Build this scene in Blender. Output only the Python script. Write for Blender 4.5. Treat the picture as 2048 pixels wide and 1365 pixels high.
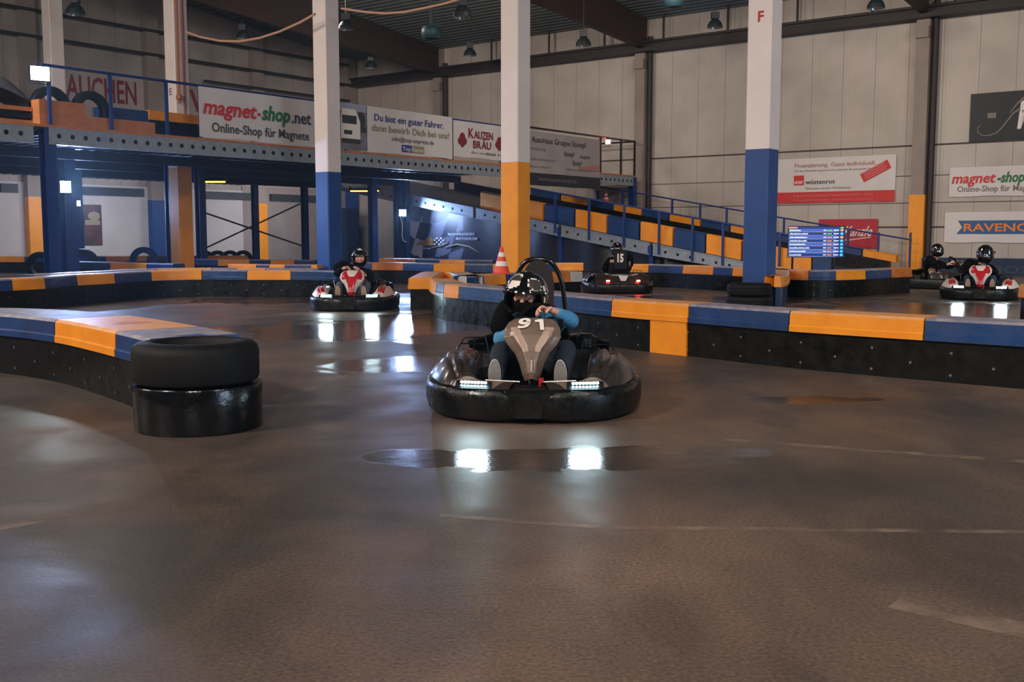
import bpy, math, random
from mathutils import Matrix, Vector
random.seed(7)
SC = bpy.context.scene
for _o in list(bpy.data.objects): bpy.data.objects.remove(_o)
COL = SC.collection
PI = math.pi
# ---------------------------------------------------------------- camera
FPX, CX, CY, HC = 2100.0, 1024.0, 682.5, 1.2
TH = math.atan(212.5/FPX); CT, ST = math.cos(TH), math.sin(TH)
_cd = bpy.data.cameras.new('camera'); _cd.sensor_width = 36; _cd.lens = FPX/2048*36; _cd.clip_end = 300
CAM = bpy.data.objects.new('camera', _cd); COL.objects.link(CAM)
CAM.location = (0,0,HC); CAM.rotation_euler = (PI/2-TH,0,0); SC.camera = CAM
SC.view_settings.view_transform = 'Standard'; SC.view_settings.look = 'None'
SC.view_settings.gamma = 1; SC.view_settings.exposure = 0.0; SC.view_settings.use_curve_mapping = False
# ---------------------------------------------------------------- building frame: U away-right, V away-left
UA = math.radians(37.3); UX, UY = math.sin(UA), math.cos(UA)
RU = math.radians(90-37.3); RW = math.radians(-37.3)     # rotz with local X = +U  /  local X = -V
def W(u,v,z=0): return (UX*u-UY*v, UY*u+UX*v, z)
def UV(x,y): return (UX*x+UY*y, -UY*x+UX*y)
UWALL, VWALL, UBACK, VNEAR = 34.45, 35.3, -20.0, -24.0
# ---------------------------------------------------------------- light
wd = bpy.data.worlds.new('world'); SC.world = wd; wd.use_nodes = True
wd.node_tree.nodes['Background'].inputs[0].default_value = (.5,.6,.8,1); wd.node_tree.nodes['Background'].inputs[1].default_value = .3
# thin haze in the hall air, lit by the floodlights
_v=wd.node_tree.nodes.new('ShaderNodeVolumeScatter'); _v.inputs['Density'].default_value=.001; _v.inputs['Anisotropy'].default_value=.7; _v.inputs['Color'].default_value=(.7,.9,1,1)
wd.node_tree.links.new(_v.outputs[0],wd.node_tree.nodes['World Output'].inputs['Volume'])
def area(name, loc, aim, sx, sy, power, col, spread=PI):
    d = bpy.data.lights.new(name,'AREA'); d.shape='RECTANGLE'; d.size=sx; d.size_y=sy; d.energy=power; d.color=col; d.spread=spread
    o = bpy.data.objects.new(name,d); COL.objects.link(o); o.location=loc
    o.rotation_euler = (Vector(aim)-Vector(loc)).to_track_quat('-Z','Y').to_euler(); return o
WARM=(1.0,.85,.75); COOL=(.55,.75,1.0)
# ceiling lamps behind and beside the camera; unseen fill ahead added to brighten walls
for u,v,p,du in ((-6,-4,1300,5),(-6,8,1400,5),(-6,20,1100,5),(4,-6,900,5),(4,20,700,5),(12,-8,900,10),(20,-4,560,14),(20,12,420,14),(21,24,420,8)):
    area('hall_lamp_and_fill_light', W(u,v,8.2), W(u+du,v,1.5), 2.2, 1.2, p, WARM)
for u,v in ((13,31.5),(20.5,31.5),(28.5,31.5)):  # unseen lights added under the deck to brighten the left wall
    area('deck_fill_light', W(u,v,2.9), W(u,v+3,.8), 3.0, .3, 120, (.92,.9,1))
# daylight through the gate windows on the near right side
area('gate_daylight', W(9,-22,4.2), W(16,4,1.0), 9, 4.5, 1500, COOL)
# ---------------------------------------------------------------- pixel helpers (author-time)
def ray(px,py):
    cx=(px-CX)/FPX; cy=-(py-CY)/FPX
    return Vector((cx, CT+cy*ST, -ST+cy*CT))
def G(px,py,z=0.0):
    d=ray(px,py); t=(z-HC)/d.z; return Vector((0,0,HC))+d*t
def D(px,py,Y):
    d=ray(px,py); return Vector((0,0,HC))+d*(Y/d.y)
def proj(p):
    y=p[1]; q=p[2]-HC; w=y*CT-q*ST; return (CX+FPX*p[0]/w, CY-FPX*(y*ST+q*CT)/w)
def bis(f,a,b,n=50):
    fa=f(a)
    for _ in range(n):
        m=(a+b)/2; fm=f(m)
        if (fm>0)==(fa>0): a,fa=m,fm
        else: b=m
    return (a+b)/2
def u_at(px,v,z,a=1,b=60): return bis(lambda u: proj(W(u,v,z))[0]-px,a,b)
def v_at(px,u,z,a=-15,b=50): return bis(lambda v: proj(W(u,v,z))[0]-px,a,b)
def z_at(py,xy):
    k=(CY-py)/FPX; y=xy[1]; return HC+y*(k*CT-ST)/(CT+k*ST)
# ---------------------------------------------------------------- materials
def S(r,g,b):
    f=lambda c:(c/255/12.92) if c/255<=.04045 else ((c/255+.055)/1.055)**2.4
    return (f(r),f(g),f(b),1)
MATS={}
def mat(name,col,rough=.5,metal=0,noise=0,nscale=6,bump=0,bscale=30,emit=None,estr=0,col2=None,rnoise=0,coat=0,spec=.5):
    if name in MATS: return MATS[name]
    m=bpy.data.materials.new(name); m.use_nodes=True; nt=m.node_tree; b=nt.nodes['Principled BSDF']
    b.inputs['Base Color'].default_value=col; b.inputs['Roughness'].default_value=rough; b.inputs['Metallic'].default_value=metal
    b.inputs['Coat Weight'].default_value=coat; b.inputs['Coat Roughness'].default_value=.12; b.inputs['Specular IOR Level'].default_value=spec
    L=nt.links.new
    if noise or rnoise or bump or col2:
        tc=nt.nodes.new('ShaderNodeTexCoord')
    if noise or col2:
        n=nt.nodes.new('ShaderNodeTexNoise'); n.inputs['Scale'].default_value=nscale; n.inputs['Detail'].default_value=6; L(tc.outputs['Object'],n.inputs['Vector'])
        r=nt.nodes.new('ShaderNodeValToRGB'); r.color_ramp.elements[0].position=.35; r.color_ramp.elements[1].position=.68
        c2=col2 if col2 else tuple(c*(1-noise) for c in col[:3])+(1,)
        r.color_ramp.elements[0].color=c2; r.color_ramp.elements[1].color=col
        L(n.outputs['Fac'],r.inputs['Fac']); L(r.outputs['Color'],b.inputs['Base Color'])
    if rnoise:
        n=nt.nodes.new('ShaderNodeTexNoise'); n.inputs['Scale'].default_value=nscale*1.7; n.inputs['Detail'].default_value=4; L(tc.outputs['Object'],n.inputs['Vector'])
        mr=nt.nodes.new('ShaderNodeMapRange'); mr.inputs['To Min'].default_value=max(.02,rough-rnoise); mr.inputs['To Max'].default_value=min(1,rough+rnoise)
        mr.inputs['From Min'].default_value=.3; mr.inputs['From Max'].default_value=.7
        L(n.outputs['Fac'],mr.inputs['Value']); L(mr.outputs['Result'],b.inputs['Roughness'])
    if bump:
        n=nt.nodes.new('ShaderNodeTexNoise'); n.inputs['Scale'].default_value=bscale; n.inputs['Detail'].default_value=5; L(tc.outputs['Object'],n.inputs['Vector'])
        bp=nt.nodes.new('ShaderNodeBump'); bp.inputs['Strength'].default_value=bump; bp.inputs['Distance'].default_value=.02
        L(n.outputs['Fac'],bp.inputs['Height']); L(bp.outputs['Normal'],b.inputs['Normal'])
    if emit: b.inputs['Emission Color'].default_value=emit; b.inputs['Emission Strength'].default_value=estr
    MATS[name]=m; return m
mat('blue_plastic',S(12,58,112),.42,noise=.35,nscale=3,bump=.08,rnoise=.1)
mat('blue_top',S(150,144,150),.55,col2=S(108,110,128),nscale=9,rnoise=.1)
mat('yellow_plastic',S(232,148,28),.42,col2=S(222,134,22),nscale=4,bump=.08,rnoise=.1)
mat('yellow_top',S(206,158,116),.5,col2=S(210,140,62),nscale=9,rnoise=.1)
mat('white_plastic',S(190,186,180),.4,noise=.2); mat('orange_plastic',S(205,120,50),.45,noise=.3)
mat('rubber_skirt',S(9,12,12),.38,spec=.25,noise=.4,nscale=5,bump=.25,bscale=7,rnoise=.14)
mat('bolt',S(120,122,122),.35,metal=.7)
mat('tyre_rubber',S(10,12,12),.66,spec=.25,noise=.3,bump=.12,bscale=40); mat('wrapped_plastic',S(7,10,12),.2,bump=.35,bscale=9,rnoise=.08)
mat('column_white',S(230,220,214),.7,noise=.08,nscale=2); mat('column_blue',S(12,70,138),.5,noise=.2,nscale=3); mat('column_yellow',S(246,156,26),.5,noise=.12,nscale=3)
mat('red_paint',S(176,44,36),.6)
mat('steel_blue',S(12,52,118),.4,noise=.25); mat('steel_dark',S(34,40,46),.5,noise=.2); mat('galvanised',S(150,160,168),.42,metal=.35,noise=.2,nscale=8)
mat('hole',S(6,8,12),.9); mat('wood',S(186,118,66),.65,noise=.25,nscale=5); mat('glulam',S(58,38,28),.7,noise=.3,nscale=2)
mat('roof_sheet',S(96,106,106),.55,noise=.1); mat('concrete',S(150,138,128),.8,noise=.12,nscale=2); mat('dark_steel',S(40,34,32),.6)
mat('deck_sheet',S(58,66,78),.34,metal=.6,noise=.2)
mat('lamp_shell',S(48,58,60),.4,metal=.4); mat('lamp_inner',S(190,196,196),.2,metal=.6)
mat('vinyl_white',S(212,208,204),.5,noise=.06,nscale=2,bump=.25,bscale=1.6); mat('vinyl_dark',S(26,34,38),.55,noise=.3,nscale=3,bump=.3,bscale=2)
mat('vinyl_grey',S(168,160,156),.5,noise=.15,nscale=1.2,bump=.25,bscale=1.5)
for n_,c_ in dict(ink_red=(198,42,38),ink_green=(38,110,62),ink_dark=(52,54,58),ink_blue=(44,58,140),ink_olive=(150,142,112),ink_maroon=(128,30,34),ink_white=(226,222,216),ink_grey=(120,112,108),ink_orange=(230,130,50),ink_steel=(40,90,140),banner_red=(178,34,52),ink_pink=(206,120,120),ink_faint=(176,120,112),ink_brown=(150,108,58)).items():
    mat(n_,S(*c_),.55)
mat('pipe_orange',S(160,92,62),.5); mat('pipe_red',S(124,56,48),.5); mat('cone_orange',S(226,70,38),.5); mat('cone_white',S(230,226,222),.5)
mat('heater_glow',S(60,20,5),.5,emit=(1,.28,.03,1),estr=7)
mat('led_white',S(200,220,230),.3,emit=(.62,.9,1,1),estr=40); mat('led_far',S(200,220,230),.3,emit=(.7,.92,1,1),estr=20); mat('led_flood',S(200,220,255),.3,emit=(.75,.9,1,1),estr=60)
mat('led_flood_blue',S(200,220,255),.3,emit=(.35,.55,1,1),estr=90)
mat('led_red',S(120,5,5),.3,emit=(1,.06,.05,1),estr=30)
mat('kart_black',S(44,38,34),.3,noise=.15,nscale=5,rnoise=.08,coat=.3); mat('bumper_black',S(8,11,11),.34,spec=.35,noise=.3,nscale=9,bump=.2,bscale=18,rnoise=.14)
mat('kart_brown',S(112,96,84),.3,noise=.15,nscale=7,rnoise=.08); mat('kart_brown_light',S(166,146,130),.3,noise=.1)
mat('kart_red',S(176,24,36),.3,coat=.3); mat('kart_white',S(214,206,196),.35,noise=.08)
mat('black_metal',S(16,18,20),.22,metal=.2,coat=.4); mat('chrome',S(180,180,180),.15,metal=1); mat('black_plastic',S(11,12,14),.45,spec=.25)
mat('skin',S(214,160,136),.5,noise=.08,nscale=20); mat('skin_pale',S(196,150,130),.5); mat('lips',S(170,90,84),.5); mat('eye_white',S(225,220,215),.2); mat('iris',S(40,26,20),.15); mat('hair',S(34,24,18),.6)
mat('fabric_blue',S(70,142,188),.9,noise=.15,nscale=25,bump=.3,bscale=60); mat('fabric_black',S(6,7,9),.9,spec=.12,bump=.3,bscale=30); mat('denim_dark',S(26,40,56),.85,noise=.3,nscale=25); mat('denim_grey',S(78,84,100),.85,noise=.25,nscale=25); mat('denim_blue',S(28,62,96),.85,noise=.3,nscale=25)
mat('shoe_sole',S(122,116,110),.7,noise=.15,nscale=30,bump=.3,bscale=90); mat('shoe_tan',S(150,120,96),.7); mat('shoe_rim',S(205,200,194),.6); mat('helmet_black',S(10,11,12),.1,coat=1); mat('helmet_white',S(226,222,216),.15,coat=1); mat('helmet_grey',S(66,60,56),.2,coat=.6); mat('visor',S(14,14,16),.08,coat=1)
# ---------------------------------------------------------------- mesh builder
class MB:
    def __init__(s): s.v=[]; s.f=[]; s.m=[]; s.sm=[]
    def add(s,vs,fs,m=0,smooth=False):
        n=len(s.v); s.v+= [tuple(v) for v in vs]
        for i,f in enumerate(fs):
            s.f.append(tuple(n+k for k in f)); s.m.append(m[i] if isinstance(m,list) else m); s.sm.append(smooth)
        return s
    def box(s,a,b,m=0,T=None):
        x0,y0,z0=a;x1,y1,z1=b
        vs=[(x0,y0,z0),(x1,y0,z0),(x1,y1,z0),(x0,y1,z0),(x0,y0,z1),(x1,y0,z1),(x1,y1,z1),(x0,y1,z1)]
        if T: vs=[T(*v) for v in vs]
        return s.add(vs,[(0,3,2,1),(4,5,6,7),(0,1,5,4),(1,2,6,5),(2,3,7,6),(3,0,4,7)],m)
    def rings(s,R,m=0,smooth=True,closed=True,caps=True,wrap=False):
        n=len(R[0]); vs=[p for r in R for p in r]; fs=[]
        nr=len(R)
        for i in range(nr if wrap else nr-1):
            j=(i+1)%nr
            for k in range(n if closed else n-1):
                l=(k+1)%n; fs.append((i*n+k,i*n+l,j*n+l,j*n+k))
        s.add(vs,fs,m,smooth)
        if caps and closed and not wrap:
            s.add(R[0],[tuple(range(n-1,-1,-1))],m); s.add(R[-1],[tuple(range(n))],m)
        return s
    def tube(s,P,r,n=10,m=0,closed=False):
        P=[Vector(p) for p in P]; R=[]; N=len(P); ref=None
        for i,p in enumerate(P):
            a=P[(i-1)%N] if (closed or i>0) else p; b=P[(i+1)%N] if (closed or i<N-1) else p
            t=(b-a).normalized()
            if ref is None: ref=Vector((0,0,1)) if abs(t.z)<.9 else Vector((1,0,0))
            x=(ref-t*ref.dot(t)); 
            if x.length<1e-4: x=t.orthogonal()
            x.normalize(); y=t.cross(x); ref=x
            rr=r[i] if isinstance(r,(list,tuple)) else r
            R.append([tuple(p+x*math.cos(2*PI*k/n)*rr+y*math.sin(2*PI*k/n)*rr) for k in range(n)])
        return s.rings(R,m,True,True,True,closed)
    def lathe(s,prof,n=24,c=(0,0,0),m=0,axis='z',caps=False,mi=None):
        R=[]
        for r,h in prof:
            ring=[]
            for k in range(n):
                a=2*PI*k/n; x,y=r*math.cos(a),r*math.sin(a)
                if axis=='z': q=(c[0]+x,c[1]+y,c[2]+h)
                elif axis=='x': q=(c[0]+h,c[1]+x,c[2]+y)
                else: q=(c[0]+x,c[1]+h,c[2]+y)
                ring.append(q)
            R.append(ring)
        if mi:
            for i in range(len(R)-1): s.rings([R[i],R[i+1]],mi[i],True,True,False)
        else: s.rings(R,m,True,True,caps)
        return s
    def grid(s,fn,nu,nv,m=0,smooth=True,mf=None):
        vs=[fn(i/nu,j/nv) for i in range(nu+1) for j in range(nv+1)]; fs=[];ms=[]
        for i in range(nu):
            for j in range(nv):
                fs.append((i*(nv+1)+j,(i+1)*(nv+1)+j,(i+1)*(nv+1)+j+1,i*(nv+1)+j+1)); ms.append(mf((i+.5)/nu,(j+.5)/nv) if mf else m)
        return s.add(vs,fs,ms,smooth)
    def ball(s,c,r,n=14,m=0):
        rx,ry,rz=r if isinstance(r,(tuple,list)) else (r,r,r)
        R=[]
        for i in range(n//2+1):
            a=PI*(i/(n//2)); q=max(math.sin(a),.02)
            R.append([(c[0]+rx*q*math.cos(2*PI*k/n),c[1]+ry*q*math.sin(2*PI*k/n),c[2]+rz*math.cos(a)) for k in range(n)])
        return s.rings(R,m)
    def xf(s,T):
        s.v=[tuple(T@Vector(v)) for v in s.v]; return s
def obj(name,mb,mats,parent=None,world=False,smooth_angle=True):
    """one mesh object; top-level ones get their origin at the base centre; world=True: coordinates are world ones under a placed parent"""
    me=bpy.data.meshes.new(name); vs=mb.v; loc=(0,0,0)
    if parent is None:
        xs=[v[0] for v in vs];ys=[v[1] for v in vs];zs=[v[2] for v in vs]
        loc=((min(xs)+max(xs))/2,(min(ys)+max(ys))/2,min(zs)); vs=[(v[0]-loc[0],v[1]-loc[1],v[2]-loc[2]) for v in vs]
    elif world:
        M=WM(parent).inverted(); vs=[tuple(M@Vector(v)) for v in vs]
    me.from_pydata(vs,[],mb.f)
    if isinstance(mats,(str,)): mats=[mats]
    for m in mats: me.materials.append(MATS[m])
    if len(me.polygons)==len(mb.f):
        me.polygons.foreach_set('material_index',mb.m); me.polygons.foreach_set('use_smooth',mb.sm)
    if any(mb.sm):
        me.update()
        try: me.set_sharp_from_angle(angle=math.radians(42))
        except Exception: pass
    me.validate(); me.update()
    o=bpy.data.objects.new(name,me); COL.objects.link(o)
    if parent: o.parent=parent
    else: o.location=loc
    return o
def WM(o):
    M=Matrix.Translation(o.location)@o.rotation_euler.to_matrix().to_4x4()
    return (WM(o.parent)@M) if o.parent else M
def tag(o,label=None,cat=None,group=None,kind=None):
    if label: o['label']=label
    if cat: o['category']=cat
    if group: o['group']=group
    if kind: o['kind']=kind
    return o
def thing(name,label,cat,loc=(0,0,0),rotz=0,group=None):
    o=bpy.data.objects.new(name,None); COL.objects.link(o); o.location=loc; o.rotation_euler=(0,0,rotz); o.empty_display_size=.2
    return tag(o,label,cat,group)
def struct(name,mb,mats): return tag(obj(name,mb,mats),kind='structure')
def dup(o,parent=None):
    c=o.copy(); COL.objects.link(c)
    if parent: c.parent=parent
    for ch in list(o.children): dup(ch,c)
    return c
def text_mb(txt,x,z,w=None,h=.1,y=-.004,m=0,bold=0,shear=0,align='l',depth=.002,space=1):
    """lettering in the local XZ plane, facing -Y; fitted to width w and cap height h"""
    c=bpy.data.curves.new('t','FONT'); c.body=txt; c.size=1; c.offset=bold; c.shear=shear; c.resolution_u=2; c.space_character=space
    o=bpy.data.objects.new('t',c); COL.objects.link(o); dg=bpy.context.evaluated_depsgraph_get(); dg.update()
    me=bpy.data.meshes.new_from_object(o.evaluated_get(dg)); vs=[v.co.copy() for v in me.vertices]; fs=[tuple(p.vertices) for p in me.polygons]
    bpy.data.objects.remove(o); bpy.data.curves.remove(c); bpy.data.meshes.remove(me)
    mb=MB()
    if not vs: return mb
    x0=min(v.x for v in vs);x1=max(v.x for v in vs)
    sy=h/.70; sx=(w/(x1-x0)) if w else sy
    ww=(x1-x0)*sx; ox={'l':x,'c':x-ww/2,'r':x-ww}[align]
    mb.add([(ox+(v.x-x0)*sx,y,z+v.y*sy) for v in vs],fs,m)
    return mb
def merge(*mbs):
    r=MB()
    for b in mbs:
        n=len(r.v); r.v+=b.v; r.f+=[tuple(n+k for k in f) for f in b.f]; r.m+=b.m; r.sm+=b.sm
    return r
ORD=['first','second','third','fourth','fifth','sixth','seventh','eighth','ninth','tenth','eleventh','twelfth','thirteenth','fourteenth','fifteenth','sixteenth','seventeenth','eighteenth','nineteenth','twentieth']
# ================================================================ STRUCTURE
# floor
_fc=[W(UBACK,VNEAR),W(UWALL+.3,VNEAR),W(UWALL+.3,VWALL+.3),W(UBACK,VWALL+.3)]
FO=((min(p[0] for p in _fc)+max(p[0] for p in _fc))/2,(min(p[1] for p in _fc)+max(p[1] for p in _fc))/2)
PUD=[(950,915,.75,.28),(1180,920,.8,.35),(1340,905,.6,.2),(700,660,1.6,1.6),(800,650,1.2,2.5),(1900,620,3,2.5),(1400,600,3,1.5),(810,730,.8,.8),(600,600,3,1.2),(1640,800,.6,.2)]
def floor_mat():
    m=bpy.data.materials.new('asphalt_floor'); m.use_nodes=True; nt=m.node_tree; b=nt.nodes['Principled BSDF']; L=nt.links.new
    tc=nt.nodes.new('ShaderNodeTexCoord')
    def noise(sc,det=6,dist=0,st=None):
        n=nt.nodes.new('ShaderNodeTexNoise'); n.inputs['Scale'].default_value=sc; n.inputs['Detail'].default_value=det; n.inputs['Distortion'].default_value=dist
        if st:
            mp=nt.nodes.new('ShaderNodeMapping'); mp.inputs['Scale'].default_value=st; L(tc.outputs['Object'],mp.inputs['Vector']); L(mp.outputs['Vector'],n.inputs['Vector'])
        else: L(tc.outputs['Object'],n.inputs['Vector'])
        return n.outputs['Fac']
    def ramp(f,p0,c0,p1,c1):
        r=nt.nodes.new('ShaderNodeValToRGB'); e=r.color_ramp.elements; e[0].position=p0;e[0].color=c0;e[1].position=p1;e[1].color=c1; L(f,r.inputs['Fac']); return r.outputs['Color']
    def mix(a,bb,f,mode='MIX'):
        x=nt.nodes.new('ShaderNodeMix'); x.data_type='RGBA'; x.blend_type=mode
        if hasattr(f,'links'): L(f,x.inputs['Factor'])
        else: x.inputs['Factor'].default_value=f
        L(a,x.inputs['A']); L(bb,x.inputs['B']); return x.outputs['Result']
    big=ramp(noise(.35,7,.6),.35,S(66,62,58),.66,S(106,88,76))
    med=ramp(noise(2.2,8,.4,(1,.45,1)),.38,(.70,.70,.72,1),.65,(1.12,1.08,1.04,1))
    c=mix(big,med,1,'MULTIPLY')
    fine=ramp(noise(70,3),.3,(.62,.62,.62,1),.72,(1.28,1.27,1.25,1))
    c=mix(c,fine,1,'MULTIPLY')
    dk=ramp(noise(.9,5,1.2),.66,(1,1,1,1),.78,(.62,.62,.6,1)); c=mix(c,dk,1,'MULTIPLY')
    L(c,b.inputs['Base Color'])
    geo=tc.outputs['Object']; wn=noise(1.6,5,.5)
    acc=None
    for px,py,rx,ry in PUD:
        g=G(px,py); mp=nt.nodes.new('ShaderNodeMapping'); mp.vector_type='TEXTURE'; mp.inputs['Location'].default_value=(g.x-FO[0],g.y-FO[1],.2); mp.inputs['Scale'].default_value=(rx,ry,1)
        L(geo,mp.inputs['Vector']); vl=nt.nodes.new('ShaderNodeVectorMath'); vl.operation='LENGTH'; L(mp.outputs['Vector'],vl.inputs[0])
        m1=nt.nodes.new('ShaderNodeMapRange'); m1.inputs['From Min'].default_value=1.4; m1.inputs['From Max'].default_value=.2; L(vl.outputs['Value'],m1.inputs['Value'])
        if acc is None: acc=m1.outputs['Result']
        else:
            mx=nt.nodes.new('ShaderNodeMath'); mx.operation='MAXIMUM'; L(acc,mx.inputs[0]); L(m1.outputs['Result'],mx.inputs[1]); acc=mx.outputs[0]
    ad=nt.nodes.new('ShaderNodeMath'); ad.operation='MULTIPLY_ADD'; L(wn,ad.inputs[0]); ad.inputs[1].default_value=1.5; ad.inputs[2].default_value=-.75; a2=nt.nodes.new('ShaderNodeMath'); a2.operation='ADD'; L(acc,a2.inputs[0]); L(ad.outputs[0],a2.inputs[1])
    wet=nt.nodes.new('ShaderNodeMapRange'); wet.inputs['From Min'].default_value=.42; wet.inputs['From Max'].default_value=.52; L(a2.outputs[0],wet.inputs['Value']); wet=wet.outputs['Result']
    rr=nt.nodes.new('ShaderNodeMapRange'); rr.inputs['To Min'].default_value=.45; rr.inputs['To Max'].default_value=.17; L(wet,rr.inputs['Value'])
    rf=ramp(noise(1.3,6,.6),.35,(.85,.85,.85,1),.7,(1.3,1.3,1.3,1))
    rm=nt.nodes.new('ShaderNodeMath'); rm.operation='MULTIPLY'; L(rr.outputs['Result'],rm.inputs[0]); L(rf,rm.inputs[1]); L(rm.outputs[0],b.inputs['Roughness'])
    dk2=ramp(wet,0,(1,1,1,1),1,(.62,.62,.64,1)); c=mix(c,dk2,1,'MULTIPLY'); L(c,b.inputs['Base Color'])
    b.inputs['Specular IOR Level'].default_value=.5
    bp=nt.nodes.new('ShaderNodeBump'); bp.inputs['Strength'].default_value=.25; bp.inputs['Distance'].default_value=.004
    L(noise(55,3),bp.inputs['Height'])
    bp2=nt.nodes.new('ShaderNodeBump'); bp2.inputs['Strength'].default_value=.10; bp2.inputs['Distance'].default_value=.03
    L(noise(3.0,2,0,(1,1.6,1)),bp2.inputs['Height']); L(bp.outputs['Normal'],bp2.inputs['Normal']); L(bp2.outputs['Normal'],b.inputs['Normal'])
    MATS['asphalt_floor']=m
floor_mat()
struct('floor',MB().box((UBACK,VNEAR,-.2),(UWALL+.3,VWALL+.3,0),T=W),'asphalt_floor')
def line_mat():
    m=bpy.data.materials.new('worn_line'); m.use_nodes=True; nt=m.node_tree; b=nt.nodes['Principled BSDF']; L=nt.links.new
    b.inputs['Base Color'].default_value=S(150,134,122); b.inputs['Roughness'].default_value=.5
    tc=nt.nodes.new('ShaderNodeTexCoord'); n=nt.nodes.new('ShaderNodeTexNoise'); n.inputs['Scale'].default_value=5; n.inputs['Detail'].default_value=8; L(tc.outputs['Object'],n.inputs['Vector'])
    r=nt.nodes.new('ShaderNodeValToRGB'); r.color_ramp.elements[0].position=.42; r.color_ramp.elements[0].color=(.02,.02,.02,1); r.color_ramp.elements[1].position=.75; r.color_ramp.elements[1].color=(.6,.6,.6,1); L(n.outputs['Fac'],r.inputs['Fac']); L(r.outputs['Color'],b.inputs['Alpha'])
    MATS['worn_line']=m
line_mat()
for i,(a,b_,w) in enumerate([((528,812),(800,712),.10),((-20,1060),(140,1030),.09),((1420,878),(2060,925),.08),((880,1032),(1200,1056),.05),((1200,1056),(2060,1065),.05),((1790,1205),(2060,1265),.14)]):
    p,q=G(*a),G(*b_); d=(q-p).normalized(); n_=Vector((-d.y,d.x,0))*w/2; up=Vector((0,0,.0015))
    mb=MB(); mb.add([p-n_+up,p+n_+up,q+n_+up,q-n_+up],[(0,3,2,1)])
    struct('trim_%d'%(i+1),mb,'worn_line')
# walls
def panel_mat(name,ax,zsplit=True,c1=(186,178,168),c2=(168,160,150)):
    m=bpy.data.materials.new(name); m.use_nodes=True; nt=m.node_tree; b=nt.nodes['Principled BSDF']; L=nt.links.new
    tc=nt.nodes.new('ShaderNodeTexCoord'); mp=nt.nodes.new('ShaderNodeMapping'); L(tc.outputs['Object'],mp.inputs['Vector'])
    mp.inputs['Rotation'].default_value=(0,0,-ax)
    sp=nt.nodes.new('ShaderNodeSeparateXYZ'); L(mp.outputs['Vector'],sp.inputs[0])
    def math_(op,a,bv):
        x=nt.nodes.new('ShaderNodeMath'); x.operation=op
        for i,q in enumerate((a,bv)):
            if q is None: continue
            if hasattr(q,'links'): L(q,x.inputs[i])
            else: x.inputs[i].default_value=q
        return x.outputs[0]
    X=sp.outputs[0]
    seam=math_('LESS_THAN',math_('ABSOLUTE',math_('SUBTRACT',math_('FRACT',math_('DIVIDE',X,1.05),None),.5),None),.011)
    rib=math_('SINE',math_('MULTIPLY',X,2*PI/.105),None)
    n=nt.nodes.new('ShaderNodeTexNoise'); n.inputs['Scale'].default_value=.8; n.inputs['Detail'].default_value=6; L(tc.outputs['Object'],n.inputs['Vector'])
    r=nt.nodes.new('ShaderNodeValToRGB'); r.color_ramp.elements[0].position=.3; r.color_ramp.elements[0].color=S(*c2); r.color_ramp.elements[1].position=.65; r.color_ramp.elements[1].color=S(*c1); L(n.outputs['Fac'],r.inputs['Fac'])
    x=nt.nodes.new('ShaderNodeMix'); x.data_type='RGBA'; x.inputs['B'].default_value=S(*[int(c*.86) for c in c2]); L(seam,x.inputs['Factor']); L(r.outputs['Color'],x.inputs['A']); L(x.outputs['Result'],b.inputs['Base Color'])
    bp=nt.nodes.new('ShaderNodeBump'); bp.inputs['Strength'].default_value=.18; bp.inputs['Distance'].default_value=.006; L(rib,bp.inputs['Height']); L(bp.outputs['Normal'],b.inputs['Normal'])
    b.inputs['Roughness'].default_value=.5; MATS[name]=m
panel_mat('cladding_right',RW); panel_mat('cladding_left',RU,c1=(168,160,150),c2=(146,138,130))
def roofz(u): return 9.05+.11*(34.3-u) if u>6 else 9.05+.11*28.3-.11*(6-u)
mat('wall_lower_left',S(196,192,188),.7,noise=.12,nscale=1.2); mat('block_wall',S(150,140,134),.8,noise=.15,nscale=2); mat('seam_dark',S(70,62,58),.7)
struct('wall_right',MB().box((UWALL,VNEAR,0),(UWALL+.3,VWALL+.3,9.1),T=W),'cladding_right')
mb=MB()   # gable wall on the left, follows the roof
us=[UWALL,20,6,-6,UBACK]; P=[]
for u in us: P.append(W(u,VWALL,0)); P.append(W(u,VWALL,roofz(u)+.1)); P.append(W(u,VWALL+.3,roofz(u)+.1)); P.append(W(u,VWALL+.3,0))
for i in range(len(us)-1):
    a=i*4;b_=a+4; mb.add([P[a],P[a+1],P[b_+1],P[b_]],[(0,1,2,3)]); mb.add([P[a+3],P[a+2],P[b_+2],P[b_+3]],[(3,2,1,0)])
    mb.add([P[a+1],P[a+2],P[b_+2],P[b_+1]],[(0,1,2,3)])
struct('wall_left',mb,'cladding_left')
struct('wall_back',MB().box((UBACK-.3,VNEAR,0),(UBACK,VWALL,9.5),T=W),'cladding_right')
struct('wall_near',MB().box((UBACK,VNEAR-.3,0),(UWALL,VNEAR,9.1),T=W),'cladding_left')
# lower white-painted band of the left wall, under the deck
mb=MB().box((2,VWALL-.06,0),(UWALL-6.5,VWALL,3.0),T=W); struct('trim_7',mb,'wall_lower_left')
mb=MB().box((UWALL-6.5,VWALL-.05,0),(UWALL,VWALL,3.2),T=W); struct('trim_8',mb,'block_wall')
# seams of the right wall
for k,(z,h) in enumerate(((3.98,.05),(1.42,.05),(2.2,.02),(3.05,.02))):
    struct('trim_%d'%(9+k),MB().box((UWALL-.02,-8,z),(UWALL,22 if z>1.5 else 12,z+h),T=W),'seam_dark')
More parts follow.
